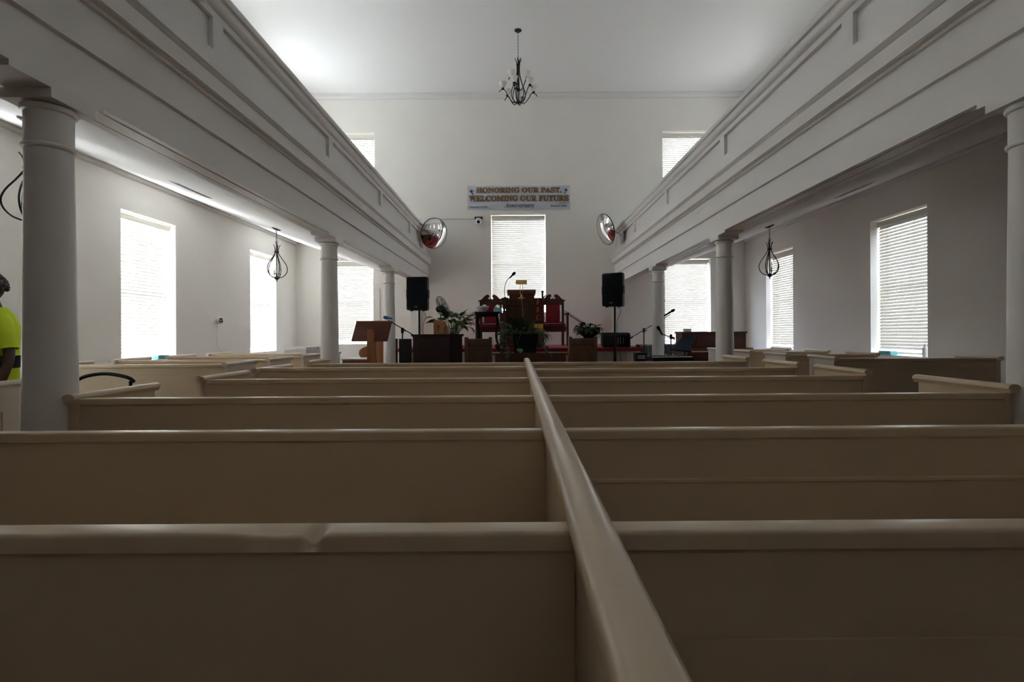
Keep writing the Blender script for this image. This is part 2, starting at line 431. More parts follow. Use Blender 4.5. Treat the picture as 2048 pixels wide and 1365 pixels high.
# ------------------------------------------------------------------ galleries
def gallery(sgn, xf, xw, label):
    """sgn -1 left / +1 right: profiles are given as (distance behind the front face, height above eye)"""
    g = root('gallery', (xf, YF, 0), label, 'gallery', 'panelled side galleries')
    def pp(l): return [(sgn * d, EYE + h) for d, h in l]
    L0, L1 = YB - YF + .005, -.003
    # architrave beam: two fascias
    MB().prism(pp([(0, 1.117), (0, 1.340), (-.022, 1.347), (-.022, 1.60), (.20, 1.60), (.20, 1.117), (.150, 1.117), (.150, 1.128), (.142, 1.128), (.142, 1.117), (.05, 1.117), (.05, 1.132), (.036, 1.132), (.036, 1.117)]), 'y', L0, L1).build('architrave', M['gallery'], g)
    # cornice: bed mould, soffit, fascia, crown
    MB().prism(pp([(-.023, 1.553), (-.04, 1.558), (-.045, 1.574), (-.075, 1.577), (-.075, 1.582), (-.083, 1.582), (-.083, 1.680), (-.090, 1.684), (-.096, 1.70), (-.108, 1.71), (-.108, 1.724), (-.02, 1.735), (.10, 1.735), (.10, 1.601), (-.023, 1.601)]), 'y', L0, L1).build('cornice', M['gallery'], g)
    # parapet with recessed panels
    mb = MB()
    mb.bx(*sorted((sgn * .032, sgn * .09)), L0, L1, EYE + 1.736, EYE + 2.26)
    mb.bx(*sorted((0, sgn * .032)), L0, L1, EYE + 1.736, EYE + 1.93)
    mb.bx(*sorted((0, sgn * .032)), L0, L1, EYE + 2.152, EYE + 2.26)
    divs = [3.5 + 2.13 * k for k in range(-5, 4)]
    edges = [(y - .06 - YF, y + .06 - YF) for y in divs if y > YB + .2] + [(L1 - .1, L1)]
    for a, b in edges:
        mb.bx(*sorted((0, sgn * .032)), a, b, EYE + 1.93, EYE + 2.152)
    mb.build('parapet', M['gallery'], g)
    # cap rail: torus, fillet, board
    MB().prism(pp([(0, 2.20), (-.012, 2.205), (-.03, 2.225), (-.036, 2.25), (-.03, 2.275), (-.03, 2.285), (-.05, 2.29), (-.055, 2.298), (-.055, 2.333), (-.05, 2.34), (.13, 2.34), (.13, 2.285), (.09, 2.262), (.0, 2.262)]), 'y', L0, L1).build('cap_rail', M['gallery'], g)
    # raked gallery floor: its underside is the sloping aisle ceiling
    xb = abs(xw - xf)
    MB().prism([(sgn * .201, EYE + 1.13), (sgn * .201, EYE + 1.45), (sgn * (xb - .002), EYE + 2.36), (sgn * (xb - .002), EYE + 2.13)], 'y', L0, L1).build('sloping_floor', M['ceil'], g)
    # thicker beam blocks over the columns
    for zc in COLZ:
        MB().bx(*sorted((0, sgn * .2)), zc - .30 - YF, zc + .17 - YF, EYE + 1.092, EYE + 1.1169).build('column_block', M['gallery'], g)
    # wall moulding below the ceiling
    MB().prism([(sgn * (xb - .003), EYE + 2.128), (sgn * (xb - .05), EYE + 2.11), (sgn * (xb - .05), EYE + 2.085), (sgn * (xb - .02), EYE + 2.06), (sgn * (xb - .003), EYE + 2.06)], 'y', L0, L1).build('wall_moulding', M['trimw'], g)
    return g
COLZ = (2.35, 5.86, 8.62)
XFL, XFR = -2.035, 2.28
gallery(-1, XFL, XL, 'white panelled gallery over the aisle on the sunlit side, lectern end')
gallery(1, XFR, XR, 'white panelled gallery over the aisle on the piano side')

# ------------------------------------------------------------------ columns
def column(x, z, label):
    c = root('column', (x, z, 0), label, 'column', 'round columns under the galleries')
    H = EYE + 1.092
    rb, rt = .105, .088
    pr = [(rb + .03, 0), (rb + .03, .05), (rb + .02, .06), (rb + .002, .08)]
    for k in range(9):
        t = k / 8; pr.append((rb + (rt - rb) * (t ** 1.5), .08 + (H - .045 - .20 - .08) * t))
    MB().lathe(pr, 40).build('shaft', M['gallery'], c)
    z0 = H - .045 - .20
    MB().lathe([(rt, z0), (rt + .010, z0 + .004), (rt + .013, z0 + .012), (rt + .010, z0 + .02), (rt + .002, z0 + .024), (rt + .002, z0 + .165), (rt + .012, z0 + .17), (rt + .016, z0 + .18), (rt + .014, z0 + .192), (rt + .004, z0 + .2)], 40).build('necking', M['gallery'], c)
    MB().bx(-.118, .118, -.118, .118, H - .0448, H - .0005).build('abacus', M['gallery'], c)
    return c
xcl, xcr = XFL - .112, XFR + .112
column(xcl, COLZ[0], 'white round column beside the person in the yellow top')
column(xcl, COLZ[1], 'white round column between the hanging pendant and the wooden lectern')
column(xcl, COLZ[2], 'slender white column just behind the wooden lectern')
column(xcr, COLZ[0], 'white round column cut by the edge of the picture opposite the person')
column(xcr, COLZ[1], 'white round column standing in front of the upright piano')
column(xcr, COLZ[2], 'slender white column between the microphone stands and drums')

# ------------------------------------------------------------------ pews
PT = EYE - .288      # top of pew backs
ET = EYE - .245      # top of pew ends
def capprof(w, t):   # rounded bullnose top with a small mould under it: (across, up) around (0, 0) top centre
    pl = []
    for k in range(9):
        a = PI - PI * k / 8
        pl.append((w / 2 * math.cos(a), -t * .55 + t * .55 * math.sin(a)))
    pl += [(w / 2, -t * .8), (w / 2 - .006, -t), (w / 2 - .010, -t - .014), (-w / 2 + .010, -t - .014), (-w / 2 + .006, -t), (-w / 2, -t * .8)]
    return pl
def railprof(w, t):  # flat-topped rail with eased edges and a small cove under it
    r = .007; pl = []
    for c0, st in ((-w / 2 + r, PI), (w / 2 - r, PI / 2)):
        for k in range(5):
            a = st - PI / 2 * k / 4; pl.append((c0 + r * math.cos(a), -r + r * math.sin(a)))
    return pl + [(w / 2, -t), (w / 2 - .008, -t - .003), (w / 2 - .010, -t - .014), (-w / 2 + .010, -t - .014), (-w / 2 + .008, -t - .003), (-w / 2, -t)]
def pew(x0, x1, z0, z1, label, top=None, ends=(), group='cream box pews', groove=None, bead=False, endtop=None, dent=None, seat=True, mitre=None, panel=False, endlen=.52):
    """pew whose back runs from (x0,z0) to (x1,z1); seat on the altar side; ends: which of x0/x1 carry an end panel"""
    top = top or PT; endtop = endtop or ET
    ln = math.hypot(x1 - x0, z1 - z0); an = math.atan2(z1 - z0, x1 - x0)
    p = root('pew', (x0, z0, 0), label, 'pew', group, rz=an)
    t = .028
    # back: boards with a joint line
    pl = [(0, 0), (0, top - .034), (t, top - .034), (t, 0)]
    if groove:
        gz = top - groove
        if bead: pl = [(0, 0), (0, gz - .012), (-.006, gz - .008), (-.006, gz), (0, gz + .003), (0, top - .034), (t, top - .034), (t, 0)]
        else: pl = [(0, 0), (0, gz - .004), (.003, gz - .003), (.003, gz + .001), (0, gz + .002), (0, top - .034), (t, top - .034), (t, 0)]
    MB().prism(pl, 'x', 0, ln).build('backrest', M['pew'], p)
    mb = MB(); cp = [(t / 2 + a, top + b) for a, b in railprof(.046, .027)]
    n = max(2, int(ln / .006)) if dent else 2
    vs = []; N = len(cp)
    for i in range(n + 1):
        x = ln * i / n
        for k, (a, b) in enumerate(cp):
            if dent and k < 10:
                d = abs(x - dent[0]); g = math.exp(-(d / .013) ** 2) * .017 + (math.exp(-((x - dent[0] + .06) / .05) ** 2) * .006)
                g *= max(0, 1 - max(0, (a - t / 2 + .012)) / .03)
                a += g * .6; b -= g
            vs.append((x, a, b))
    fs = [(i * N + k, i * N + (k + 1) % N, (i + 1) * N + (k + 1) % N, (i + 1) * N + k) for i in range(n) for k in range(N)]
    fs += [tuple(range(N)), tuple(n * N + k for k in range(N))]
    mb.add(vs, fs, True).build('top_rail', M['pew'], p)
    if seat:
        MB().rb(.03, ln - .03, t + .001, .40, .40, .43, .008, 2, 'x').build('seat', M['pew'], p)
        MB().bx(.03, ln - .03, .34, .36, .0, .399).build('seat_riser', M['pew'], p)
    for e in ends:
        xe = 0 if e == 0 else ln
        s = -1 if e == 0 else 1
        a, b = sorted((xe, xe + s * .03))
        pm = M['pewside_lit'] if 'side' in group else M['pew']
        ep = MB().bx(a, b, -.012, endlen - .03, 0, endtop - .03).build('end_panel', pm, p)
        if panel:
            o_ = MB()
            q = xe + s * .03; q2 = q + s * .008
            y0, y1, zz0, zz1 = .09, endlen - .13, .12, endtop - .16
            for (ya, yb, za, zb) in ((y0 - .02, y1 + .02, zz1, zz1 + .02), (y0 - .02, y1 + .02, zz0 - .02, zz0), (y0 - .02, y0, zz0, zz1), (y1, y1 + .02, zz0, zz1)):
                o_.bx(*sorted((q, q2)), ya, yb, za, zb)
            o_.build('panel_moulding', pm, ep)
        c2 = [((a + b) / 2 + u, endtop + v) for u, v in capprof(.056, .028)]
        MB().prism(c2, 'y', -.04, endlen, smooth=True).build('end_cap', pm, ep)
    return p
RL, RR = .083, .118      # faces of the centre partition
XPL, XPR = -2.01, 2.25   # outer ends of the centre block
rows = [.746, 1.518, 2.34, 3.30]
on = ['nearest', 'second', 'third', 'fourth']
for i, z in enumerate(rows):
    pew(XPL, RL, z, z, '%s cream pew from the viewer, lectern side of the centre rail%s' % (on[i], ', chipped top edge' if i == 0 else ''), ends=(0,), endlen=.36 if i == 1 else .52,
        dent=(2.01 - .298, 0) if i == 0 else None, endtop=EYE - .265)
    pew(RR, XPR, z, z + (.02 if i else .01), '%s cream pew from the viewer, piano side of the centre rail' % on[i], ends=(1,), groove=.15 + .01 * (i == 0), bead=i in (1, 3))
pew(XPL - .02, .14, 4.02, 4.02, 'cream pew front with mitred corner cap where the centre rail ends', top=EYE - .262, ends=(0,), endtop=EYE - .2625, endlen=.6)
pew(RR, XPR, 4.10, 4.12, 'fifth cream pew from the viewer, piano side of the centre rail', ends=(1,))
pew(XPL - .02, .10, 5.03, 5.03, 'foremost cream pew of the centre block, lectern side', ends=(0,), endtop=EYE - .255)
pew(.102, XPR, 5.03, 5.03, 'foremost cream pew of the centre block, piano side', ends=(1,))

# centre partition with its rounded hand rail
cp = root('pew_partition', (.1, -.5, 0), 'long cream partition with rounded rail dividing the centre pews', 'partition')
MB().bx(-.0155, .0165, 0, 5.5, 0, EYE - .285).build('divider_board', M['pew'], cp)
pl = []
for k in range(13):
    a = PI - PI * k / 12; pl.append((.029 * math.cos(a), EYE - .262 + .019 * math.sin(a)))
pl += [(.029, EYE - .275), (.022, EYE - .284), (-.022, EYE - .284), (-.029, EYE - .275)]
MB().prism(pl, 'y', -.3, 5.55, smooth=True).build('top_rail', M['pew'], cp)

# side blocks
sideL = [4.76, 5.59, 6.45, 7.28]
XS0, XS1 = -4.38, -2.72
lbl = ['nearest cream side pew beside the cross aisle, sunlit side', 'second cream side pew from the cross aisle, sunlit side', 'third cream side pew from the cross aisle, sunlit side', 'last cream side pew on the sunlit side, red hymnal on its end']
for z, l in zip(sideL, lbl):
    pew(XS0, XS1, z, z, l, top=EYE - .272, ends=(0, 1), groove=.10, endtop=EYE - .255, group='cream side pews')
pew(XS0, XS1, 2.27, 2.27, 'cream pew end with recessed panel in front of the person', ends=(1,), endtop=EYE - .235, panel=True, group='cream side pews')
sideR = [5.17, 6.1, 7.05, 8.05]
YS0, YS1 = 3.24, 4.75
lbl = ['nearest cream side pew on the piano side, under the bottle window', 'second cream side pew from the viewer on the piano side', 'third cream side pew from the viewer on the piano side', 'last cream side pew on the piano side, beside the upright piano']
for i, (z, l) in enumerate(zip(sideR, lbl)):
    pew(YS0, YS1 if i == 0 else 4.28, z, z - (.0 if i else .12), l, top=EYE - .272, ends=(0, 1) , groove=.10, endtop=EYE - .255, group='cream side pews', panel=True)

# ------------------------------------------------------------------ writing
def bold(s):
    o = ''
    for c in s:
        if 'A' <= c <= 'Z': o += chr(0x1D400 + ord(c) - 65)
        elif 'a' <= c <= 'z': o += chr(0x1D41A + ord(c) - 97)
        elif '0' <= c <= '9': o += chr(0x1D7CE + ord(c) - 48)
        else: o += c
    return o
def boldit(s):
    return ''.join(chr(0x1D468 + ord(c) - 65) if 'A' <= c <= 'Z' else chr(0x1D482 + ord(c) - 97) if 'a' <= c <= 'z' else c for c in s)
def text(body, name, m, width, height, parent, at, rx=PI / 2, rzz=0.0, depth=.0015, fat=0.0, rows=None):
    """lettering as a mesh, scaled to width x height and centred at 'at' (local to parent), facing -Y"""
    cu = bpy.data.curves.new(name, 'FONT'); cu.body = body; cu.extrude = .004; cu.offset = fat
    cu.resolution_u = 3
    tmp = bpy.data.objects.new(name, cu); COL.objects.link(tmp)
    bpy.context.view_layer.update()
    me = bpy.data.meshes.new_from_object(tmp.evaluated_get(bpy.context.evaluated_depsgraph_get()))
    bpy.data.objects.remove(tmp); bpy.data.curves.remove(cu)
    xs = [v.co.x for v in me.vertices]; ys = [v.co.y for v in me.vertices]
    x0, x1, y0, y1 = min(xs), max(xs), min(ys), max(ys)
    rot = Matrix.Rotation(rzz, 3, 'Z') @ Matrix.Rotation(rx, 3, 'X')
    for v in me.vertices:
        p = Vector(((v.co.x - (x0 + x1) / 2) / (x1 - x0) * width, (v.co.y - (y0 + y1) / 2) / (y1 - y0) * height, v.co.z / .004 * depth))
        v.co = rot @ p + Vector(at)
    me.name = name; me.materials.clear(); me.materials.append(m)
    o = bpy.data.objects.new(name, me); COL.objects.link(o); o.parent = parent
    return o

# ------------------------------------------------------------------ banner
a = P(934, 374, YF); b = P(1139, 371, YF); c = P(936, 423, YF); d = P(1141, 418, YF)
BW = (b.x - a.x + d.x - c.x) / 2; BH = ((a.z - c.z) + (b.z - d.z)) / 2
bn = root('banner', ((a.x + d.x) / 2, YF - .006, (a.z + d.z) / 2), 'white anniversary banner with bronze capitals above the pulpit window', 'banner')
mb = MB(); nx, nz = 40, 10
vs = []
for j in range(nz + 1):
    for i in range(nx + 1):
        u, v = i / nx - .5, j / nz - .5
        edge = 1 - (2 * abs(u)) ** 6
        y = -.006 - .006 * math.sin(u * 19 + 2 * v) * (1 - 4 * v * v) * edge - .010 * math.exp(-((u - .44 + (v - .35) * .25) / .02) ** 2) * (1 if v > 0 else .2)
        vs.append((u * BW, y, v * BH + .008 * math.cos(u * 25) * (1 if j in (0, nz) else 0) * .4))
fs = [(j * (nx + 1) + i, j * (nx + 1) + i + 1, (j + 1) * (nx + 1) + i + 1, (j + 1) * (nx + 1) + i) for j in range(nz) for i in range(nx)]
mb.add(vs, fs, True).build('cloth', M['banner'], bn)
def bpos(px, py): q = P(px, py, YF); return (q.x - bn.location.x, -.028, q.z - bn.location.z)
k = YF / F
text(bold('HONORING OUR PAST,'), 'lettering_outline', M['dark'], 170 * k, 12.6 * k, bn, bpos(1037.5, 382), fat=.034, depth=.001)
text(bold('HONORING OUR PAST,'), 'lettering', M['btext'], 169 * k, 11.6 * k, bn, bpos(1037.5, 382), fat=-.002, depth=.003)
text(bold('WELCOMING OUR FUTURE'), 'lettering_outline', M['dark'], 200 * k, 12.0 * k, bn, bpos(1038, 397.5), fat=.034, depth=.001)
text(bold('WELCOMING OUR FUTURE'), 'lettering', M['btext'], 199 * k, 11.0 * k, bn, bpos(1038, 397.5), fat=-.002, depth=.003)
text(boldit('Anniversary'), 'lettering', M['navy'], 60 * k, 11.5 * k, bn, bpos(1038.5, 412.5))
text(bold("Church's 171st"), 'lettering', M['dark'], 38 * k, 4.2 * k, bn, bpos(956.5, 414.8))
text(bold("Pastor's 25th"), 'lettering', M['dark'], 32 * k, 4.0 * k, bn, bpos(1117, 412.4))
text(boldit('Jeremiah') + ' 29:11', 'lettering', M['dark'], 21 * k, 2.6 * k, bn, bpos(1129.5, 406.3))
for px, py, an in ((943.7, 385.5, -22), (1131, 383, 22)):
    q = bpos(px, py); r_ = Matrix.Translation(q) @ Matrix.Rotation(R(an), 4, 'Y')
    mb = MB().bx(-.8 * k, .8 * k, -.002, .001, -6 * k, 6 * k, r_).bx(-3.6 * k, 3.6 * k, -.002, .001, 1.2 * k, 2.9 * k, r_)
    mb.build('cross_emblem', M['navy'], bn)
gm_ = MB()
for i in range(5):
    for s_ in (-1, 1):
        gm_.lathe([(.010, 0), (.010, .004), (.005, .005)], 10, Matrix.Translation(((-.49 + .245 * i) * BW, -.014, s_ * .47 * BH)) @ Matrix.Rotation(PI / 2, 4, 'X'))
gm_.build('eyelets', M['steel'], bn)

# ------------------------------------------------------------------ convex mirrors, cameras
def convex(cx, normal, dia, label, wallpt):
    r = root('convex_mirror', cx, label, 'mirror', 'round convex mirrors')
    n = Vector(normal).normalized(); q = n.to_track_quat('Z', 'Y').to_matrix().to_4x4()
    ra = dia / 2; sag = ra * .30; RS = (ra * ra + sag * sag) / (2 * sag)
    pr = []
    for i in range(13):
        t = i / 12 * math.asin(ra / RS); pr.append((RS * math.sin(t) if i else 0.0, RS * math.cos(t) - RS + sag))
    MB().lathe(pr[::-1], 48, q).build('mirror_dome', M['mirror'], r)
    MB().lathe([(ra - .004, -.014), (ra + .003, -.010), (ra + .005, 0), (ra + .003, .005), (ra - .003, .005)], 48, q).build('rim', M['blkm'], r)
    MB().lathe([(.0, -.030), (ra * .6, -.028), (ra - .004, -.018), (ra - .004, -.012), (0, -.020)], 32, q).build('back_shell', M['blk'], r)
    wv = Vector(wallpt) - Vector(cx)
    MB().tube([n * -.025, n * -.10, wv], .012).build('bracket_arm', M['steel'], r)
    return r
ml = P(868, 467, 10.8); mr = P(1211, 459, 10.8)
c1 = convex(ml, (.66, -.72, -.28), .64, 'round convex mirror on the gallery end at the camera side of the banner', (XFL + .032, 10.9, ml.z - .10))
c2 = convex(mr, (-.92, -.32, -.30), .66, 'round convex mirror seen side-on at the gallery end opposite', (XFR - .032, 10.9, mr.z - .10))
for rt, x, s_ in ((c1, XFL, 1), (c2, XFR, -1)):
    l = rt.location
    MB().bx(*sorted((x + s_ * .002 - l.x, x + s_ * .03 - l.x)), -.02, .22, -.28, -.04).build('wall_plate', M['steel'], rt)

q = P(957, 442, YF - .10)
pz = root('security_camera', q, 'small black and white swivel camera on the altar wall at the end of a conduit', 'camera')
MB().rb(-.09, .09, .02, .098, .06, .10, .01, 2, 'y').build('wall_mount', M['blk'], pz)
MB().lathe([(.0, -.085), (.045, -.082), (.062, -.06), (.066, 0), (.055, .059), (0, .0595)], 20).build('housing', M['white'], pz)
MB().ball((0, -.045, -.035), .038).build('lens', M['blk'], pz)
a, b = P(826, 438.3, YF - .02), P(951, 436.5, YF - .02)
cn = root('cable_conduit', a, 'thin white conduit running along the altar wall to the swivel camera', 'conduit')
MB().bx(0, b.x - a.x, 0, .018, -.012, .012, Matrix.Rotation(-math.atan2(b.z - a.z, b.x - a.x), 4, 'Y')).build('channel', M['trimw'], cn)

a, b = P(758, 578, YF - .02), P(758, 644, YF - .02)
vc = root('cable_conduit', b, 'thin white upright conduit beside the altar wall window behind the lectern', 'conduit')
MB().bx(-.02, .02, 0, .018, -.3, a.z - b.z).build('channel', M['trimw'], vc)

q = P(440, 641, 8.62); q.x = XL + .05
ec = root('wall_camera', q, 'small white round camera with dark face plugged into the side wall between windows', 'camera')
MB().lathe([(.0, -.05), (.03, -.05), (.055, -.03), (.062, 0), (.058, .03), (.04, .05), (0, .055)], 24, Matrix.Rotation(R(62), 4, 'Y') @ Matrix.Rotation(0, 4, 'Z')).build('housing', M['white'], ec)
nrm = Vector((.7, -.7, 0)).normalized(); qm = nrm.to_track_quat('Z', 'Y').to_matrix().to_4x4()
MB().rb(-.024, .024, -.034, .034, .045, .062, .012, 3, 'z', qm).build('dark_face', M['grille'], ec)
MB().bx(-.049, -.02, -.02, .02, -.03, .03).build('plug', M['white'], ec)
cbl = spline([(-.04, 0, -.05), (-.042, .0, -.15), (-.044, -.005, -.30), (-.044, -.02, -.42), (-.040, .03, -.48), (-.03, .10, -.53)])
MB().tube(cbl, .004, 6).build('cable', M['white'], ec)

# ------------------------------------------------------------------ pendants
def pendant(loc, slope, label, rz=0.0, sgn=1):
    """loc: point of the sloping ceiling"""
    r = root('pendant_light', loc, label, 'pendant lamp', 'wrought iron pendants under the galleries')
    MB().lathe([(.0, -.028), (.02, -.026), (.06, -.016), (.068, -.006), (.068, -.001), (0, 0)], 28, Matrix.Rotation(slope, 4, 'Y')).build('canopy', M['iron'], r)
    ch = MB(); z = -.03
    for i in range(6):
        m_ = Matrix.Translation((0, 0, z - .018)) @ Matrix.Rotation(PI / 2 * (i % 2), 4, 'Z')
        ch.tube([(.008 * math.cos(t * PI / 5), 0, .019 * math.sin(t * PI / 5)) for t in range(10)], .0024, 6, True, m_); z -= .029
    ch.tube([(.02 * math.cos(t * PI / 7), 0, z - .012 + .02 * math.sin(t * PI / 7)) for t in range(14)], .003, 6, True)
    ch.build('chain', M['iron'], r)
    T = z - .03                                         # top of the cage
    prof = [(.055, -.02), (.036, -.05), (.026, -.09), (.024, -.13), (.030, -.16), (.075, -.235), (.125, -.31), (.152, -.385), (.140, -.455), (.095, -.51), (.035, -.535), (.012, -.535)]
    for k in range(5):
        a = rz + 2 * PI * k / 5
        pts = spline([(p * math.cos(a), p * math.sin(a), T + h_) for p, h_ in prof], 4)
        n = len(pts)
        MB().tube(pts, [.0065 if i > n * .15 else .0045 + .003 * i / n for i in range(n)], 8).build('cage_rib', M['iron'], r)
    MB().lathe([(.030, T - .118), (.036, T - .125), (.036, T - .135), (.030, T - .142)], 20).build('collar', M['iron'], r)
    MB().tube([(0, 0, T + .02), (0, 0, T - .53)], .008, 10).build('stem', M['iron'], r)
    MB().lathe([(.0, T - .60), (.006, T - .592), (.010, T - .58), (.007, T - .572), (.022, T - .56), (.036, T - .545), (.036, T - .53), (.018, T - .515), (.008, T - .505)], 20).build('finial', M['iron'], r)
    for k in range(3):
        a = rz + .4 + 2 * PI * k / 3
        arm = MB().tube(spline([(.01 * math.cos(a), .01 * math.sin(a), T - .525), (.035 * math.cos(a), .035 * math.sin(a), T - .53), (.048 * math.cos(a), .048 * math.sin(a), T - .50), (.048 * math.cos(a), .048 * math.sin(a), T - .478)], 4), .004, 6)
        arm.lathe([(.006, 0), (.017, .003), (.017, .008), (.010, .010)], 14, None, (.048 * math.cos(a), .048 * math.sin(a), T - .478))
        am = arm.build('candle_arm', M['iron'], r)
        MB().lathe([(.010, T - .468), (.010, T - .41), (.007, T - .408)], 12, None, (.048 * math.cos(a), .048 * math.sin(a), 0)).build('candle_sleeve', M['candle'], am)
        MB().lathe([(.006, T - .408), (.014, T - .385), (.015, T - .37), (.008, T - .34), (.0, T - .318)], 12, None, (.048 * math.cos(a), .048 * math.sin(a), 0)).build('bulb', M['bulb'], am)
    return r
sl_ = math.atan2(2.13 - 1.13, abs(XL - XFL) - .2)
def ceil_z(x, xf, xw): return EYE + 1.13 + (abs(x - xf) - .201) * (2.13 - 1.13) / (abs(xw - xf) - .203)
for x, z, xf, xw, s_, l, rz in ((P(553, 458, 7.95).x, 7.95, XFL, XL, 1, 'black iron pear-shaped pendant before the second window of the sunlit wall', .35),
                               (P(57, 240, 3.89).x, 3.89, XFL, XL, 1, 'black iron pear-shaped pendant half hidden by the column beside the person', 2.6),
                               (P(1539, 455, 7.96).x, 7.96, XFR, XR, -1, 'black iron pear-shaped pendant before a window on the piano side', .1)):
    pendant((x, z, ceil_z(x, xf, xw) - .006), s_ * sl_, l, rz)

# ceiling vents under the galleries
for px, py, z, xf, xw, s_, l in ((383, 383, 5.6, XFL, XL, 1, 'narrow dark ceiling vent under the sunlit gallery'), (1706, 383, 6.1, XFR, XR, -1, 'narrow dark ceiling vent under the gallery on the piano side')):
    x = P(px, py, z).x; zz = ceil_z(x, xf, xw)
    v = root('ceiling_vent', (x, z, zz - .002), l, 'vent')
    mt = Matrix.Rotation(s_ * sl_, 4, 'Y')
    MB().bx(-.05, .05, -.3, .3, -.006, 0, mt).build('vent_frame', M['trimw'], v)
    mb = MB()
    for i in range(4): mb.bx(-.04 + .022 * i, -.028 + .022 * i, -.28, .28, -.009, -.0062, mt)
    mb.build('louvre', M['blk'], v)

# ------------------------------------------------------------------ chandelier
q = P(1036, 62, 9.27); q.z = HC
ch = root('chandelier', q, 'dark iron two-tier chandelier with frosted bell shades hanging from the ceiling', 'chandelier')
MB().lathe([(0, -.035), (.02, -.033), (.05, -.02), (.065, -.008), (.065, 0), (0, 0)], 28).build('canopy', M['bronze'], ch)
zt = P(1036, 118, 9.27).z - HC; zb = P(1036, 211, 9.27).z - HC
mb = MB(); z = -.035; i = 0
while z > zt + .02:
    m_ = Matrix.Translation((0, 0, z - .017)) @ Matrix.Rotation(PI / 2 * (i % 2), 4, 'Z')
    mb.tube([(.008 * math.cos(t * PI / 5), 0, .019 * math.sin(t * PI / 5)) for t in range(10)], .0026, 5, True, m_); z -= .030; i += 1
mb.build('chain', M['iron'], ch)
HH = zt - zb
def cz(t): return zt - HH * t
for k in range(6):
    a = .3 + 2 * PI * k / 6
    pts = spline([(p * math.cos(a), p * math.sin(a), cz(t)) for p, t in ((.062, .0), (.036, .06), (.026, .13), (.024, .24), (.03, .33), (.06, .47), (.105, .62), (.135, .74), (.115, .86), (.06, .93), (.015, .95))], 4)
    MB().tube(pts, .007, 8).build('cage_rib', M['iron'], ch)
MB().lathe([(.030, cz(.115)), (.037, cz(.12)), (.037, cz(.13)), (.030, cz(.137))], 20).build('collar', M['iron'], ch)
MB().tube([(0, 0, cz(0)), (0, 0, cz(.95))], .010, 10).build('stem', M['iron'], ch)
MB().lathe([(.012, cz(.63)), (.03, cz(.645)), (.03, cz(.675)), (.012, cz(.69))], 18).build('hub', M['iron'], ch)
MB().lathe([(0, cz(1.0)), (.008, cz(.985)), (.012, cz(.97)), (.03, cz(.955)), (.042, cz(.93)), (.03, cz(.905)), (.012, cz(.89))], 20).build('finial', M['iron'], ch)
def ch_arm(a, r0, zr, rmax, zc, dip):
    c_, s_ = math.cos(a), math.sin(a)
    pts = spline([(p * c_, p * s_, z) for p, z in ((r0, zr), (rmax * .35, zr - dip), (rmax * .62, zr + (zc - zr) * .35), (rmax * .85, zc - .012), (rmax, zc), (rmax + .04, zc - .015), (rmax + .065, zc - .05))], 4)
    ar = MB().tube(pts, .0075, 8).build('chandelier_arm', M['iron'], ch)
    o = (rmax * c_, rmax * s_, zc)
    MB().lathe([(.008, .0), (.014, .008), (.026, .014), (.026, .026), (.016, .034)], 16, None, o).build('cup', M['iron'], ar)
    MB().lathe([(.022, .034), (.036, .05), (.052, .075), (.060, .10), (.066, .118), (.074, .128), (.072, .130), (.062, .122), (.054, .10), (.046, .078), (.030, .055), (.018, .040)], 24, None, o).build('shade', M['frost'], ar)
for k in range(6): ch_arm(R(15) + 2 * PI * k / 6, .03, cz(.93), .29, cz(.70), .015)
for k in range(3): ch_arm(R(100) + 2 * PI * k / 3, .012, cz(.66), .165, cz(.47), .01)

# ------------------------------------------------------------------ altar platform
PH = .945
XP0, XP1, YP = -2.10, 2.26, 8.98
pf = root('altar_platform', (0, YP, 0), 'raised altar platform with red carpet top and cream beadboard front', 'platform')
def outline(o, r):
    pl = [(XP0 - o, YF - YP - .003)]
    for k in range(7):
        t = PI + PI / 2 * k / 6; pl.append((XP0 - o + r + r * math.cos(t), -o + r + r * math.sin(t)))
    for k in range(7):
        t = 1.5 * PI + PI / 2 * k / 6; pl.append((XP1 + o - r + r * math.cos(t), -o + r + r * math.sin(t)))
    pl.append((XP1 + o, YF - YP - .003)); return pl
MB().prism(outline(0, .25), 'z', 0, PH - .045).build('platform_base', M['bead'], pf)
mb = MB()
for o, za, zb in ((.045, PH - .06, PH - .02), (.035, PH - .02, PH)):
    mb.prism(outline(o, .27), 'z', za, zb)
mb.build('carpet_top', M['redc'], pf)
mb = MB()
x = XP0 + .3
while x < XP1 - .28:
    mb.bx(x - .003, x + .003, -.006, 0, .05, PH - .06); x += .085
for side, xx in ((-1, XP0), (1, XP1)):
    y = .3
    while y < 2.5:
        mb.bx(*sorted((xx, xx + side * .006)), y - .003, y + .003, .05, PH - .06); y += .085
mb.build('bead_strips', M['bead'], pf)

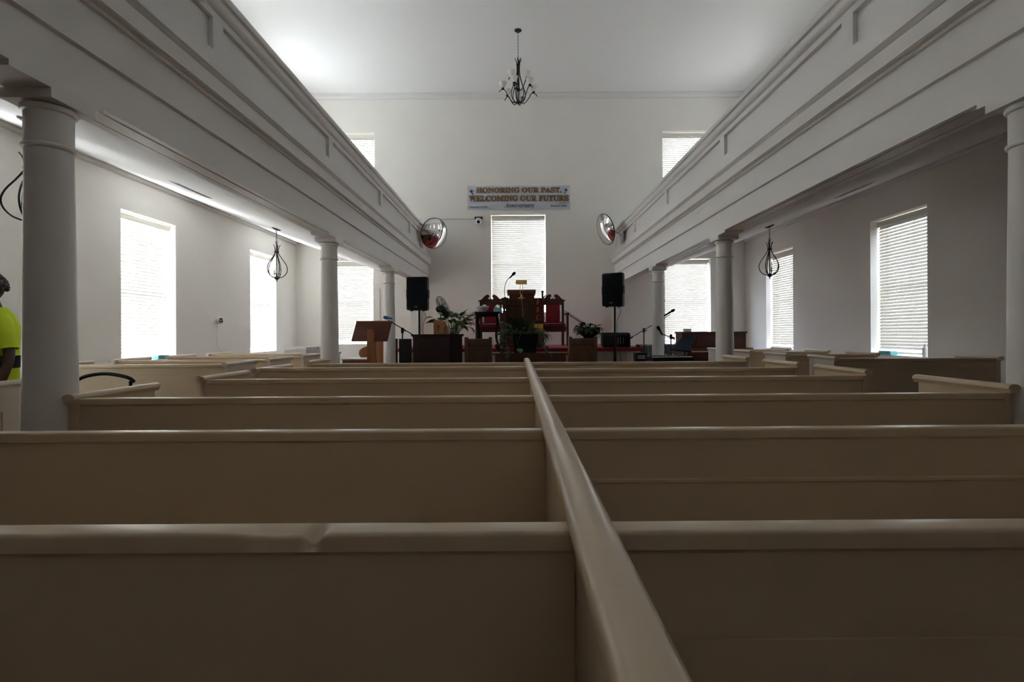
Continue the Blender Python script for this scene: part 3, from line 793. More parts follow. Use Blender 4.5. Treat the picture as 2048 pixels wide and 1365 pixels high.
# stair panels on the altar wall and the boxed-in pipes below the gallery ends
for s_, px0, l in ((1, 1126, 1), (-1, 957, -1)):
    a = P(px0, 623, YF - .05); 
    x0 = a.x; zt_ = a.z
    pl = [(x0 - l * .35, PH + .001), (x0 - l * .35, zt_), (x0 + l * .08, zt_), (x0 + l * .62, zt_ - .36), (x0 + l * .62, PH + .001)]
    tr = MB().prism(pl, 'y', YF - .05, YF - .004)
    struct(tr, 'trim_%d' % (5 if l > 0 else 4), M['trimw'])
    nm = MB(); d_ = Vector((l * .54, 0, -.36)).normalized(); nn = Vector((l * .36, 0, .54)).normalized()
    rl = root('stair_rail', (x0, YF - .09, zt_), 'slanted white stair rail on the altar wall behind the %s' % ('throne beside the fern bowl' if l > 0 else 'small side table'), 'rail')
    MB().prism([(-l * .35, .0), (-l * .35, .03), (l * .09, .03), (l * .64, -.335), (l * .64, -.365), (l * .08, .0)], 'y', .0, .085).build('cap_board', M['trimw'], rl)
    MB().tube([(l * .10, -.02, -.06), (l * .60, -.02, -.40)], .007, 8).build('hand_rail', M['woodd'], rl)
    mbk = MB()
    for t in (.15, .9): mbk.tube([(l * (.10 + .5 * t), -.02, -.06 - .34 * t), (l * (.10 + .5 * t), .045, -.09 - .34 * t)], .006, 6)
    mbk.build('brackets', M['blkm'], rl)
for n_, x in ((6, -2.30), (7, 2.32)):
    struct(MB().bx(x - .10, x + .10, YF - .10, YF - .001, 0, EYE + 1.10), 'trim_%d' % n_, M['trimw'])

# ------------------------------------------------------------------ loudspeakers
def speaker(px0, px1, pyt, pyb, z, label, rz, grp='black loudspeakers on poles'):
    a = P(px0, pyt, z); b = P(px1, pyb, z)
    W = .36; H = a.z - b.z
    r = root('loudspeaker', ((a.x + b.x) / 2, z + .16, b.z), label, 'loudspeaker', grp, rz=rz)
    pl = [(-W / 2 + .03, -.16), (W / 2 - .03, -.16), (W / 2, -.13), (W / 2, -.02), (W / 2 - .07, .16), (-W / 2 + .07, .16), (-W / 2, -.02), (-W / 2, -.13)]
    body = MB(); n = 8
    vs = []
    for zz, sc in ((0, .95), (.02, 1), (H - .02, 1), (H, .95)):
        for p, q in pl: vs.append((p * sc, q * sc, zz))
    N = len(pl)
    fs = [(i * N + k, i * N + (k + 1) % N, (i + 1) * N + (k + 1) % N, (i + 1) * N + k) for i in range(3) for k in range(N)] + [tuple(range(N)), tuple(3 * N + k for k in range(N))]
    body.add(vs, fs).build('cabinet', M['blk'], r)
    vs = []; ng = 10
    for zz in (.035, H - .03):
        for i in range(ng + 1):
            x = -W / 2 + .02 + (W - .04) * i / ng; vs.append((x, -.163 - .018 * (1 - (2 * i / ng - 1) ** 2), zz))
    g_ = MB().add(vs, [(i, i + 1, ng + 2 + i, ng + 1 + i) for i in range(ng)], True)
    g_.add([(-W / 2 + .02, -.15, .035), (W / 2 - .02, -.15, .035), (W / 2 - .02, -.15, H - .03), (-W / 2 + .02, -.15, H - .03)], [(0, 1, 2, 3)])
    g_.build('grille', M['grille'], r)
    for s_ in (-1, 1):
        MB().rb(*sorted((s_ * (W / 2 - .002), s_ * (W / 2 + .012))), -.115, -.03, H * .36, H * .62, .006, 2, 'x').build('side_handle', M['blk'], r)
        MB().rb(s_ * .11 - .025, s_ * .11 + .025, -.10, -.05, -.018, .0, .008, 2, 'z').build('foot', M['blk'], r)
    text('\u039bLTO', 'maker_badge', M['white'], .055, .014, r, (0, -.186, .052))
    return r
def spk_stand(x, y, h, foot, label):
    r = root('speaker_stand', (x, y, 0), label, 'speaker stand', 'tripod speaker stands')
    MB().tube([(0, 0, .12), (0, 0, h)], .017, 12).build('pole', M['blkm'], r)
    MB().tube([(0, 0, .62), (0, 0, .95)], .024, 12).build('sleeve', M['blkm'], r)
    MB().lathe([(.028, .93), (.032, .935), (.032, .97), (.02, .975)], 16).build('collar', M['blkm'], r)
    for k in range(3):
        a = R(30) + 2 * PI * k / 3
        lg = MB().tube([(.024 * math.cos(a), .024 * math.sin(a), .66), (foot * math.cos(a), foot * math.sin(a), .022)], .011, 8)
        lg = lg.build('leg', M['blkm'], r)
        MB().tube([(.5 * foot * math.cos(a), .5 * foot * math.sin(a), .34), (.015 * math.cos(a), .015 * math.sin(a), .16)], .007, 6).build('brace', M['blkm'], lg)
        MB().ball((foot * math.cos(a), foot * math.sin(a), .016), .016, 10, 7).build('rubber_foot', M['blk'], lg)
    return r
sA = speaker(811, 858, 554, 620, 8.60, 'black loudspeaker on a pole above the dark cabinet', R(-6))
sB = speaker(1210, 1256, 546, 612, 8.55, 'black loudspeaker on a pole above the black floor monitor', R(-30))
for s_, l in ((sA, 'tripod stand carrying the loudspeaker behind the dark cabinet'), (sB, 'tripod stand carrying the loudspeaker in front of the red carpet edge')):
    spk_stand(s_.location.x, s_.location.y, s_.location.z - .001, .20, l)
def cable(name, pts, label, r=.004, m='blk', cat='cable'):
    o = MB().tube(spline([Vector(p) - Vector(pts[0]) for p in pts], 6), r, 6).build(name, M[m], None, loc=pts[0])
    return tag(o, label, cat)
l = sA.location
cable('speaker_cable', [(l.x + .045, l.y + .05, l.z - .005), (l.x + .10, l.y + .08, l.z - .10), (l.x + .05, l.y + .05, l.z - .35), (l.x + .16, l.y + .08, l.z - .70), (l.x + .10, l.y + .10, .01)], 'thin black cable hanging from the loudspeaker behind the dark cabinet')
l = sB.location
cable('speaker_cable', [(l.x + .045, l.y + .05, l.z - .005), (l.x + .12, l.y + .08, l.z - .08), (l.x + .04, l.y + .04, l.z - .30), (l.x + .10, l.y + .06, l.z - .80), (l.x + .18, l.y + .05, .01)], 'thin black cable hanging from the loudspeaker above the floor monitor')

# black floor monitor lying on the platform edge
a = P(1207, 697, 9.25); b = P(1260, 697, 9.25)
fm = root('floor_monitor', ((a.x + b.x) / 2, 9.36, PH + .001), 'black wedge floor monitor lying on the red platform edge', 'loudspeaker')
W = b.x - a.x
MB().prism([(-.15, .04), (-.15, .21), (-.10, .26), (.12, .27), (.16, .22), (.16, .03), (.10, 0), (-.11, 0)], 'x', -W / 2, W / 2).build('cabinet', M['blk'], fm)
MB().rb(-W / 2 + .16, W / 2 - .03, -.162, -.1505, .045, .20, .012, 3, 'y').build('grille', M['grille'], fm)
MB().rb(-W / 2 - .012, -W / 2 + .03, -.12, .12, .03, .25, .03, 4, 'x').build('end_cap', M['blk'], fm)
for i in range(4): MB().tube([(-W / 2 + .2 + .05 * i, -.164, .06), (-W / 2 + .2 + .05 * i, -.164, .18)], .004, 6).build('grille_bar', M['steel'], fm)

# ------------------------------------------------------------------ microphones on stands
def mic_at(parent, tip, back, m='blk', head='grille', rr=.024):
    """hand microphone: head at tip, tail at back (local)"""
    t, b = Vector(tip), Vector(back); d = (t - b)
    qd = d.to_track_quat('Z', 'Y').to_matrix().to_4x4(); mt = Matrix.Translation(b) @ qd; L = d.length
    o = MB().lathe([(0, 0), (.010, 0), (.012, .005), (.017, L - .055), (.019, L - .05), (.012, L - .045)], 14, mt).build('microphone', M[m], parent)
    MB().lathe([(.012, L - .05), (rr, L - .035), (rr + .002, L - .015), (rr * .8, L + .01), (0, L + .02)], 16, mt).build('mic_head', M[head], o)
    MB().lathe([(.019, L - .056), (rr + .003, L - .036), (rr + .003, L - .028), (.019, L - .026)], 16, mt).build('mic_ring', M[m], o)
    return o
def boom_stand(base, piv, tip, tail, mic, label, foot=.28, m='blk', head='grille'):
    bx_, by_ = base; O = Vector((bx_, by_, 0))
    r = root('microphone_stand', O, label, 'microphone stand', 'boom microphone stands')
    pz_ = piv[2]
    MB().tube([(0, 0, .05), (0, 0, pz_ - .02)], .010, 10).build('pole', M['blkm'], r)
    MB().tube([(0, 0, .08), (0, 0, .55)], .014, 10).build('lower_tube', M['blkm'], r)
    for k in range(3):
        a = .5 + 2 * PI * k / 3
        MB().tube([(0, 0, .20), (foot * math.cos(a), foot * math.sin(a), .012)], .009, 8).build('leg', M['blkm'], r)
    MB().lathe([(.02, pz_ - .05), (.022, pz_ - .045), (.022, pz_ + .02), (.014, pz_ + .03)], 14).build('clutch', M['blkm'], r)
    MB().tube([(.02, -.0, pz_ - .01), (.055, -.015, pz_ - .02)], .007, 6).build('clamp_knob', M['blkm'], r)
    MB().tube([Vector(tail) - O, Vector(tip) - O], .007, 8).build('boom', M['blkm'], r)
    tl = (Vector(tail) - Vector(tip)).normalized()
    MB().tube([Vector(tail) - O, Vector(tail) - O - tl * .06], .014, 10).build('counterweight', M['blkm'], r)
    if mic: mic_at(r, Vector(mic[0]) - O, Vector(mic[1]) - O, m, head)
    return r
z = 7.35
boom_stand((P(805, 700, z).x, z), P(805, 660, z), P(776, 641, z), P(845, 681, z), (P(769, 635, z), P(785, 638, z)), 'boom stand with a blue microphone reaching over the wooden lectern', m='bluemic', head='bluemic')
z = 8.21
boom_stand((P(1288, 700, z + .65).x, z + .65), P(1288, 660, z + .65), P(1341, 629, z + .65), P(1259, 678, z + .65), (P(1348, 620, z + .65), P(1324, 635, z + .65)), 'tall boom stand whose microphone rises beyond the slender column before the piano window', foot=.15)
boom_stand((P(1342, 700, z).x, z), P(1341, 673, z), P(1321, 667, z), P(1350, 679, z), (P(1316, 655, z - .1), P(1325, 670, z)), 'short boom stand with a drooping microphone beside the music folder', foot=.24)

# ------------------------------------------------------------------ wooden lectern
z = 7.0
a, b, c, d = P(709, 644, z + .14), P(784, 644, z + .14), P(775, 682, z), P(705, 682, z)
lx = (P(741, 690, z).x)
le = root('lectern', (lx, z + .05, 0), 'reddish wooden lectern with slanted board on a tawny post, beside the slender column', 'lectern')
O = Vector(le.location)
bd = [Vector(p) - O for p in (a, b, c, d)]; off = Vector((0, -.018, -.012))
# a rectangular board, tilted towards the reader
zt_, zb_ = bd[0].z, bd[2].z; hw = .248; sk = .014
vs = [(-hw + sk, .10, zt_), (hw + sk, .10, zt_), (hw - sk, -.04, zb_), (-hw - sk, -.04, zb_)]
vs += [(x, y - .022, zz - .01) for x, y, zz in vs]
MB().add(vs, [(0, 1, 2, 3), (7, 6, 5, 4), (0, 4, 5, 1), (1, 5, 6, 2), (2, 6, 7, 3), (3, 7, 4, 0)]).build('reading_board', M['lect'], le)
MB().bx(-hw + sk - .005, hw + sk + .005, .085, .115, zt_ - .004, zt_ + .012).build('board_edge', M['lectp'], le)
pt = P(744, 659, z).z
MB().add([(-.045, -.045, 0.04), (.055, -.045, .04), (.055, .20, .04), (-.045, .20, .04), (-.040, -.085, pt), (.050, -.085, pt), (.050, .02, pt - .10), (-.040, .02, pt - .10)],
         [(3, 2, 1, 0), (4, 5, 6, 7), (0, 1, 5, 4), (1, 2, 6, 5), (2, 3, 7, 6), (3, 0, 4, 7)]).build('post', M['lectp'], le)
MB().rb(-.20, .21, -.16, .22, 0, .04, .02, 3).build('foot_plate', M['lect'], le)

# low cream-topped table beside it
a, b = P(683, 718, 7.7), P(740, 718, 7.7)
tb = root('low_table', ((a.x + b.x) / 2, 7.86, 0), 'small brown table with pale top beside the wooden lectern', 'table')
W = b.x - a.x; th = a.z
MB().rb(-W / 2, W / 2, -.20, .20, th - .02, th, .01, 2).build('tabletop', M['bead'], tb)
MB().bx(-W / 2 + .02, W / 2 - .02, -.18, .18, th - .085, th - .0205).build('apron', M['lectp'], tb)
for sx_ in (-1, 1):
    for sy_ in (-1, 1):
        MB().bx(sx_ * (W / 2 - .04) - .02, sx_ * (W / 2 - .04) + .02, sy_ * .16 - .02, sy_ * .16 + .02, 0, th - .0855).build('leg', M['lectp'], tb)

# choir pew behind the lectern
z = 9.1
a, b = P(722, 690, z), P(798, 690, z)
cpew = root('choir_pew', (P(722, 690, 8.95).x, 9.75, 0), 'wooden pew with curved end and red upholstered back behind the lectern post', 'pew', rz=-PI / 2)
L = .80
endp = [(-.05, 0), (.30, 0), (.30, .55), (.34, .70), (.42, .80), (.45, .86), (.44, .93), (.38, .97), (.30, 1.0), (.22, 1.06), (.12, 1.12), (-.05, 1.12)]
for x in (0, L - .04):
    pl = [(.46 - p - .05, q) for p, q in endp]
    MB().prism(pl, 'x', x, x + .04).build('end_panel', M['lectp'] if x else M['lect'], cpew)
MB().rb(.041, L - .041, .33, .40, .48, 1.04, .02, 3, 'x').build('padded_back', M['red'], cpew)
MB().rb(.041, L - .041, .0, .33, .40, .48, .03, 3, 'x').build('seat_cushion', M['red'], cpew)
MB().bx(.041, L - .041, .02, .31, .10, .3995).build('seat_box', M['lect'], cpew)
# dark padded pew end further along
a, b = P(799, 678, 8.7), P(823, 678, 8.7)
dp = root('dark_bench', (a.x, 8.46, 0), 'dark grey padded bench with brown leg behind the microphone stand', 'bench')
L = b.x - a.x; hh = a.z
MB().rb(0, L, .20, .26, .46, hh, .03, 3, 'x').build('padded_back', M['cloth'], dp)
MB().rb(0, L, -.0, .199, .40, .46, .02, 3, 'x').build('seat_cushion', M['cloth'], dp)
for x in (.02, L - .06): MB().bx(x, x + .04, .02, .24, 0, .3995).build('leg', M['lect'], dp)

# ------------------------------------------------------------------ dark cabinet with offering box, lily and fan
dc = root('dark_cabinet', (P(900, 700, 7.5).x, 7.5, 0), 'tall dark mahogany cabinet with grooved front at the lectern side of the altar', 'cabinet', rz=R(-25))
CW, CD, CH = .70, .40, P(860, 669, 7.6).z
MB().bx(-CW + .02, -.02, .02, CD - .02, 0, CH - .04).build('carcass', M['woodd'], dc)
MB().prism([(-CW, 0), (0, 0), (0, CD), (-CW, CD)], 'z', CH - .025, CH).build('cabinet_top', M['woodd'], dc)
MB().prism([(-CW + .01, .01), (-.01, .01), (-.01, CD - .01), (-CW + .01, CD - .01)], 'z', CH - .0395, CH - .0255).build('cornice', M['woodd'], dc)
mb = MB()
for zz in (CH - .09, CH - .125): mb.bx(-CW + .08, -.12, .008, .0199, zz - .008, zz)
mb.build('front_groove', M['woodd'], dc)
MB().bx(-CW + .02, -.02, .0, .0198, 0, .08).build('plinth', M['woodd'], dc)
a = P(878, 668, 7.72)
ob = root('offering_box', (a.x, 7.78, CH + .001), 'small honey oak box with a cross on its front and a lower side box', 'box', rz=R(-8))
MB().bx(-.075, .075, -.06, .10, 0, .185).build('box_body', M['woodl'], ob)
MB().prism([(-.088, .1855), (.088, .1855), (.082, .198), (.05, .212), (-.05, .212), (-.082, .198)], 'y', -.075, .115).build('lid', M['woodl'], ob)
MB().bx(-.006, .006, -.0645, -.0602, .05, .145).bx(-.026, .026, -.0645, -.0602, .103, .115).build('cross_emblem', M['carve'], ob)
MB().bx(.0755, .135, -.02, .09, 0, .115).build('side_box', M['woodl'], ob)
va = root('glass_vase', (P(903, 668, 7.66).x, 7.66, CH + .001), 'little green glass vase beside the oak box with the cross', 'vase')
MB().lathe([(0, 0), (.022, 0), (.026, .01), (.024, .05), (.018, .075), (.024, .09), (.020, .09), (.014, .075), (.018, .05), (.018, .012), (0, .01)], 20).build('vessel', glass_mat('green_glass', (.25, .55, .45), .2, .05), va)

# ------------------------------------------------------------------ plants
def leaf(mb, base, azim, length, width, rise, droop, petiole=.0, pr=.003, tw=0.0, curl=.15, stem=None):
    """one leaf on a curved petiole: leaves at 'rise' from the horizontal and bends down by 'droop'"""
    p = Vector(base); n = 9; el = rise
    if petiole:
        pts = [p.copy()]; k = 6
        for i in range(k):
            d = Vector((math.cos(azim) * math.cos(el), math.sin(azim) * math.cos(el), math.sin(el)))
            p = p + d * petiole / k; el -= droop * .35 / k; pts.append(p.copy())
        (stem or mb).tube(pts, pr, 5)
    vs = []; side = Vector((-math.sin(azim), math.cos(azim), 0))
    side = side * math.cos(tw) + Vector((0, 0, 1)) * math.sin(tw)
    for i in range(n + 1):
        t = i / n; w_ = width * (math.sin(PI * min(1, t ** .72)) ** .85 if 0 < t < 1 else 0) * .5
        d = Vector((math.cos(azim) * math.cos(el), math.sin(azim) * math.cos(el), math.sin(el)))
        up = side.cross(d)
        for q in (-1, -.5, 0, .5, 1):
            vs.append(p + side * w_ * q + up * (-abs(q) * w_ * -curl - .0))
        p = p + d * length / n; el -= droop / n
    fs = [(i * 5 + k, i * 5 + k + 1, (i + 1) * 5 + k + 1, (i + 1) * 5 + k) for i in range(n) for k in range(4)]
    mb.add(vs, fs, True)
def build_pot(r, prof, m, soil_r, soil_z):
    MB().lathe(prof, 32).build('pot', m, r)
    MB().lathe([(0, soil_z + .012), (soil_r * .6, soil_z + .008), (soil_r, soil_z), (soil_r, soil_z - .01), (0, soil_z - .01)], 24).build('soil', M['soil'], r)
rnd = random.Random(5)
# peace lily behind the dark cabinet
lp = P(917, 668, 9.22)
li = root('peace_lily', (lp.x - .10, 9.20, PH + .001), 'leafy green peace lily behind the oak box, beside the fan', 'potted plant')
build_pot(li, [(0, 0), (.09, 0), (.095, .02), (.12, .22), (.13, .225), (.13, .25), (.118, .25), (.112, .225), (.085, .02), (0, .02)], M['pot'], .112, .20)
lf, st = MB(), MB()
for i in range(54):
    a = rnd.uniform(0, 2 * PI); r_ = rnd.uniform(0, .07)
    leaf(lf, (r_ * math.cos(a), r_ * math.sin(a), .20), a + rnd.uniform(-.5, .5), rnd.uniform(.17, .27), rnd.uniform(.075, .12), rnd.uniform(1.0, 1.5), rnd.uniform(1.0, 2.2), rnd.uniform(.22, .50), .0035, rnd.uniform(-.5, .5), stem=st)
lf.build('foliage', M['leaf'], li); st.build('stems', M['leaf'], li)
# dark fern-like plant in a bowl on the carved panel
bp_ = P(1177, 678, 8.62)
fb = root('leafy_bowl_plant', (bp_.x, 8.58, 1.122), 'dense dark green plant in a wide black bowl on the carved oak panel', 'potted plant')
build_pot(fb, [(0, 0), (.085, 0), (.09, .012), (.10, .03), (.165, .075), (.185, .095), (.187, .105), (.175, .105), (.155, .08), (.09, .035), (0, .03)], M['pot'], .165, .088)
lf, st = MB(), MB()
for i in range(120):
    a = rnd.uniform(0, 2 * PI); r_ = rnd.uniform(0, .10)
    leaf(lf, (r_ * math.cos(a), r_ * math.sin(a), .085), a + rnd.uniform(-.4, .4), rnd.uniform(.10, .17), rnd.uniform(.035, .06), rnd.uniform(.5, 1.45), rnd.uniform(1.2, 2.4), rnd.uniform(.06, .17), .002, rnd.uniform(-.5, .5), stem=st)
lf.build('foliage', M['leafd'], fb); st.build('stems', M['leafd'], fb)

# ------------------------------------------------------------------ fan
fp = P(884, 615, 9.85)
fa = root('pedestal_fan', (fp.x - .03, 9.9, PH + .001), 'black tilted fan on a stand behind the peace lily', 'fan')
hz = fp.z - PH - .001
MB().lathe([(0, 0), (.15, 0), (.155, .012), (.06, .03), (.02, .045), (0, .045)], 28).build('fan_base', M['blk'], fa)
MB().tube([(0, 0, .045), (0, 0, hz - .09)], .012, 10).build('pole', M['blkm'], fa)
fn = Vector((.90, -.22, .36)).normalized(); fq = Matrix.Translation((.04, 0, hz)) @ fn.to_track_quat('Z', 'Y').to_matrix().to_4x4()
MB().lathe([(0, -.14), (.05, -.135), (.065, -.10), (.065, -.04), (.05, -.03), (0, -.03)], 20, fq).tube([Vector((0, 0, hz - .10)), fq @ Vector((0, 0, -.09))], .016, 8).build('motor', M['blk'], fa)
g1 = MB()
for rr_, zz in ((.23, 0), (.215, .035), (.16, .05), (.10, .058), (.215, -.03), (.14, -.04)):
    g1.tube([(rr_ * math.cos(t * PI / 18), rr_ * math.sin(t * PI / 18), zz) for t in range(36)], .006 if rr_ == .23 else .003, 6, True, fq)
for k_ in range(28):
    t = k_ * 2 * PI / 28
    g1.tube([(.04 * math.cos(t), .04 * math.sin(t), .062), (.16 * math.cos(t), .16 * math.sin(t), .05), (.215 * math.cos(t), .215 * math.sin(t), .035), (.23 * math.cos(t), .23 * math.sin(t), 0), (.215 * math.cos(t), .215 * math.sin(t), -.03), (.06 * math.cos(t), .06 * math.sin(t), -.045)], .0018, 4, False, fq)
g1.lathe([(0, .068), (.045, .066), (.048, .058), (0, .056)], 20, fq)
g1.build('fan_guard', M['blkm'], fa)
fb_ = MB()
for k_ in range(5):
    t = k_ * 2 * PI / 5
    vs = []
    for i in range(6):
        for j in range(5):
            rr_ = .03 + .17 * i / 5; aa = t + (j / 4 - .5) * 1.0 * (.5 + .5 * i / 5); vs.append((rr_ * math.cos(aa), rr_ * math.sin(aa), (j / 4 - .5) * .04))
    fb_.add(vs, [(i * 5 + j, i * 5 + j + 1, i * 5 + j + 6, i * 5 + j + 5) for i in range(5) for j in range(4)], True, fq)
fb_.lathe([(0, -.02), (.035, -.018), (.035, .02), (0, .025)], 16, fq)
fb_.build('fan_blades', M['blk'], fa)

# ------------------------------------------------------------------ carved altar panels and communion table
def altar_panel(px0, px1, z, label):
    a, b = P(px0, 700, z), P(px1, 700, z)
    W = b.x - a.x
    r = root('carved_panel', ((a.x + b.x) / 2, z, 0), label, 'altar panel', 'carved oak altar panels')
    H = 1.12
    MB().bx(-W / 2 + .045, W / 2 - .045, .04, .24, 0, H - .05).build('panel_board', M['woodm'], r)
    MB().bx(-W / 2 + .03, W / 2 - .03, .005, .26, H - .0495, H).build('top_rail', M['woodm'], r)
    for s_ in (-1, 1):
        MB().rb(*sorted((s_ * (W / 2 - .0445), s_ * W / 2)), -.0, .25, 0, H + .03, .012, 3, 'y').build('side_post', M['woodm'], r)
    mb = MB()
    mb.bx(-W / 2 + .046, W / 2 - .046, .03, .0399, H - .12, H - .10)
    rr_ = W * .26
    for cx, r_ in ((0, rr_ * 1.15),):
        pts = [(cx + r_ * math.cos(t), .038, H - .33 + r_ * math.sin(t) * 1.15) for t in [PI * k / 16 for k in range(17)]]
        mb.tube([(cx + r_, .038, .2)] + pts + [(cx - r_, .038, .2)], .006, 6)
    for cx in (-rr_ * .56, rr_ * .56):
        r_ = rr_ * .5
        pts = [(cx + r_ * math.cos(t), .038, H - .40 + r_ * math.sin(t) * 1.5) for t in [PI * k / 12 for k in range(13)]]
        mb.tube([(cx + r_, .038, .2)] + pts + [(cx - r_, .038, .2)], .005, 6)
    mb.build('arch_carving', M['carve'], r)
    return r
altar_panel(929, 983, 8.42, 'carved oak panel with arches between the dark cabinet and the communion table')
altar_panel(1139, 1195, 8.42, 'carved oak panel with arches under the bowl of dense green leaves')
a, b = P(985, 706, 8.30), P(1137, 706, 8.30)
TW = b.x - a.x; TH_ = .885
ct = root('communion_table', ((a.x + b.x) / 2, 8.30, 0), 'long oak communion table with carved inscription in front of the pulpit', 'table')
MB().rb(-TW / 2, TW / 2, 0, .52, TH_ - .03, TH_, .012, 3, 'y').build('tabletop', M['tablew'], ct)
MB().bx(-TW / 2 + .04, TW / 2 - .04, .03, .49, TH_ - .20, TH_ - .0305).build('frieze', M['tablew'], ct)
for sx_ in (-1, 1):
    for sy_ in (.075, .445):
        x = sx_ * (TW / 2 - .085)
        MB().lathe([(.035, 0), (.05, .01), (.05, .06), (.028, .09), (.034, .2), (.045, .38), (.030, .52), (.045, .58), (.045, .6845)], 20, None, (x, sy_, 0)).build('leg', M['wood'], ct)
text('IN REMEMBRANCE OF ME', 'inscription', M['carve'], TW * .74, .075, ct, (0, .0285, TH_ - .115), fat=.004)

# central planter with spider plant and trailing vine
pa = P(1050, 706, 8.45)
pl_ = root('black_planter', (pa.x, 8.50, TH_ + .001), 'square black planter of sprawling mixed plants on the communion table', 'potted plant')
pw = .205; phh = P(1050, 668, 8.5).z - TH_ - .001
vs = []
for zz, s_ in ((0, .86), (phh - .05, .98), (phh - .05, 1.04), (phh, 1.06), (phh, .96), (phh - .04, .93)):
    for sx_, sy_ in ((-1, -1), (1, -1), (1, 1), (-1, 1)): vs.append((sx_ * pw * s_, sy_ * pw * .8 * s_, zz))
fs = [(i * 4 + k, i * 4 + (k + 1) % 4, (i + 1) * 4 + (k + 1) % 4, (i + 1) * 4 + k) for i in range(5) for k in range(4)] + [(3, 2, 1, 0), (20, 21, 22, 23)]
MB().add(vs, fs).build('pot', M['pot'], pl_)
lf, st, lv, ld = MB(), MB(), MB(), MB()
for i in range(44):      # upright arching straps
    a = rnd.uniform(0, 2 * PI); r_ = rnd.uniform(0, .10)
    leaf(lf, (r_ * math.cos(a), r_ * .8 * math.sin(a), phh - .03), a, rnd.uniform(.22, .46), rnd.uniform(.022, .05), rnd.uniform(.7, 1.5), rnd.uniform(.8, 2.3), rnd.uniform(.03, .12), .003, rnd.uniform(-.6, .6), stem=st)
for i in range(10):      # broad upright blades in the middle
    a = rnd.uniform(0, 2 * PI)
    leaf(lf, (.02 + .05 * math.cos(a), .04 * math.sin(a), phh - .03), a, rnd.uniform(.22, .34), rnd.uniform(.06, .09), rnd.uniform(1.25, 1.5), rnd.uniform(.2, .8), rnd.uniform(.03, .14), .004, rnd.uniform(-.7, .7), stem=st)
for i in range(16):      # dry pale straps reaching out and drooping on the throne side
    a = rnd.uniform(-.7, .5)
    leaf(ld, (.12, -.02 + rnd.uniform(-.08, .08), phh - .02), a, rnd.uniform(.25, .42), rnd.uniform(.018, .035), rnd.uniform(.5, 1.1), rnd.uniform(1.6, 2.8), rnd.uniform(.05, .16), .003, rnd.uniform(-.5, .5), stem=st)
for vx, top_, end in ((-.20, (-.33, -.12, phh + .20), (-.34, -.25, -.10)), (-.18, (-.36, -.10, phh + .05), (-.40, -.24, .04)), (-.16, (-.28, -.2, phh + .06), (-.28, -.30, .02)), (-.17, (-.25, -.18, phh + .16), (-.46, -.2, .12)), (.18, (.32, -.15, phh + .05), (.36, -.26, .02))):
    pts = spline([(vx, -.08, phh - .02), top_, ((top_[0] + end[0]) / 2 - .03, (top_[1] + end[1]) / 2, (top_[2] + end[2]) / 2), end], 6)
    st.tube(pts, .003, 5)
    for q in pts[4::2]:
        leaf(lv, q, rnd.uniform(-2.6, -.5), rnd.uniform(.08, .15), rnd.uniform(.055, .085), rnd.uniform(-.4, .5), rnd.uniform(.4, 1.2), .03, .002, rnd.uniform(-.6, .6), curl=.3, stem=st)
lf.build('strap_leaves', M['leafd'], pl_); lv.build('vine_leaves', M['leafd'], pl_); ld.build('dry_leaves', M['leafp'], pl_); st.build('stems', M['leafp'], pl_)
sv = MB()
leaf(sv, (.24, -.1, phh + .20), -.8, .10, .08, .7, .6, .03, .002); leaf(sv, (-.10, -.22, .02 + phh * .2), -1.4, .14, .11, .1, .9, .03, .002)
sv.tube(spline([(.10, -.05, phh - .03), (.20, -.09, phh + .08), (.24, -.1, phh + .20)], 5), .003, 5).tube(spline([(-.12, -.12, phh), (-.14, -.21, phh * .7), (-.10, -.22, .02 + phh * .2)], 5), .003, 5)
sv.build('bright_leaves', M['leaf'], pl_)

# ------------------------------------------------------------------ pulpit
z = 9.25
a, b = P(1000, 598, z), P(1089, 598, z)
PW = b.x - a.x; ph_ = a.z - PH
pu = root('pulpit', ((a.x + b.x) / 2, z, PH + .001), 'dark carved wooden pulpit on the platform before the blind', 'pulpit')
MB().bx(-PW / 2 + .10, PW / 2 - .10, .08, .50, .06, ph_ - .10).build('pulpit_body', M['wood'], pu)
MB().bx(-PW / 2 + .03, PW / 2 - .03, .02, .56, 0, .0595).build('plinth', M['wood'], pu)
MB().bx(-PW / 2 + .03, PW / 2 - .03, .03, .55, ph_ - .0995, ph_ - .035).build('frieze', M['wood'], pu)
MB().rb(-PW / 2, PW / 2, 0, .58, ph_ - .0345, ph_, .01, 2, 'y').build('pulpit_top', M['wood'], pu)
mb = MB()
for i in range(9): mb.lathe([(.018, 0), (.012, .004), (0, .006)], 8, Matrix.Translation((-PW / 2 + .08 + i * (PW - .16) / 8, .0295, ph_ - .068)) @ Matrix.Rotation(PI / 2, 4, 'X'))
mb.build('rosettes', M['woodm'], pu)
for sx_ in (-1, 1):
    MB().lathe([(.035, .0605), (.035, .10), (.022, .12), (.026, .25), (.026, ph_ - .22), (.02, ph_ - .2), (.036, ph_ - .16), (.036, ph_ - .1)], 20, None, (sx_ * (PW / 2 - .075), .06, 0)).build('corner_column', M['wood'], pu)
mb = MB()
for (x0, x1, z0, z1) in ((-.17, .17, ph_ - .16, ph_ - .14), (-.17, .17, .14, .16), (-.17, -.15, .16, ph_ - .16), (.15, .17, .16, ph_ - .16)): mb.bx(x0, x1, .07, .0795, z0, z1)
mb.build('panel_moulding', M['wood'], pu)
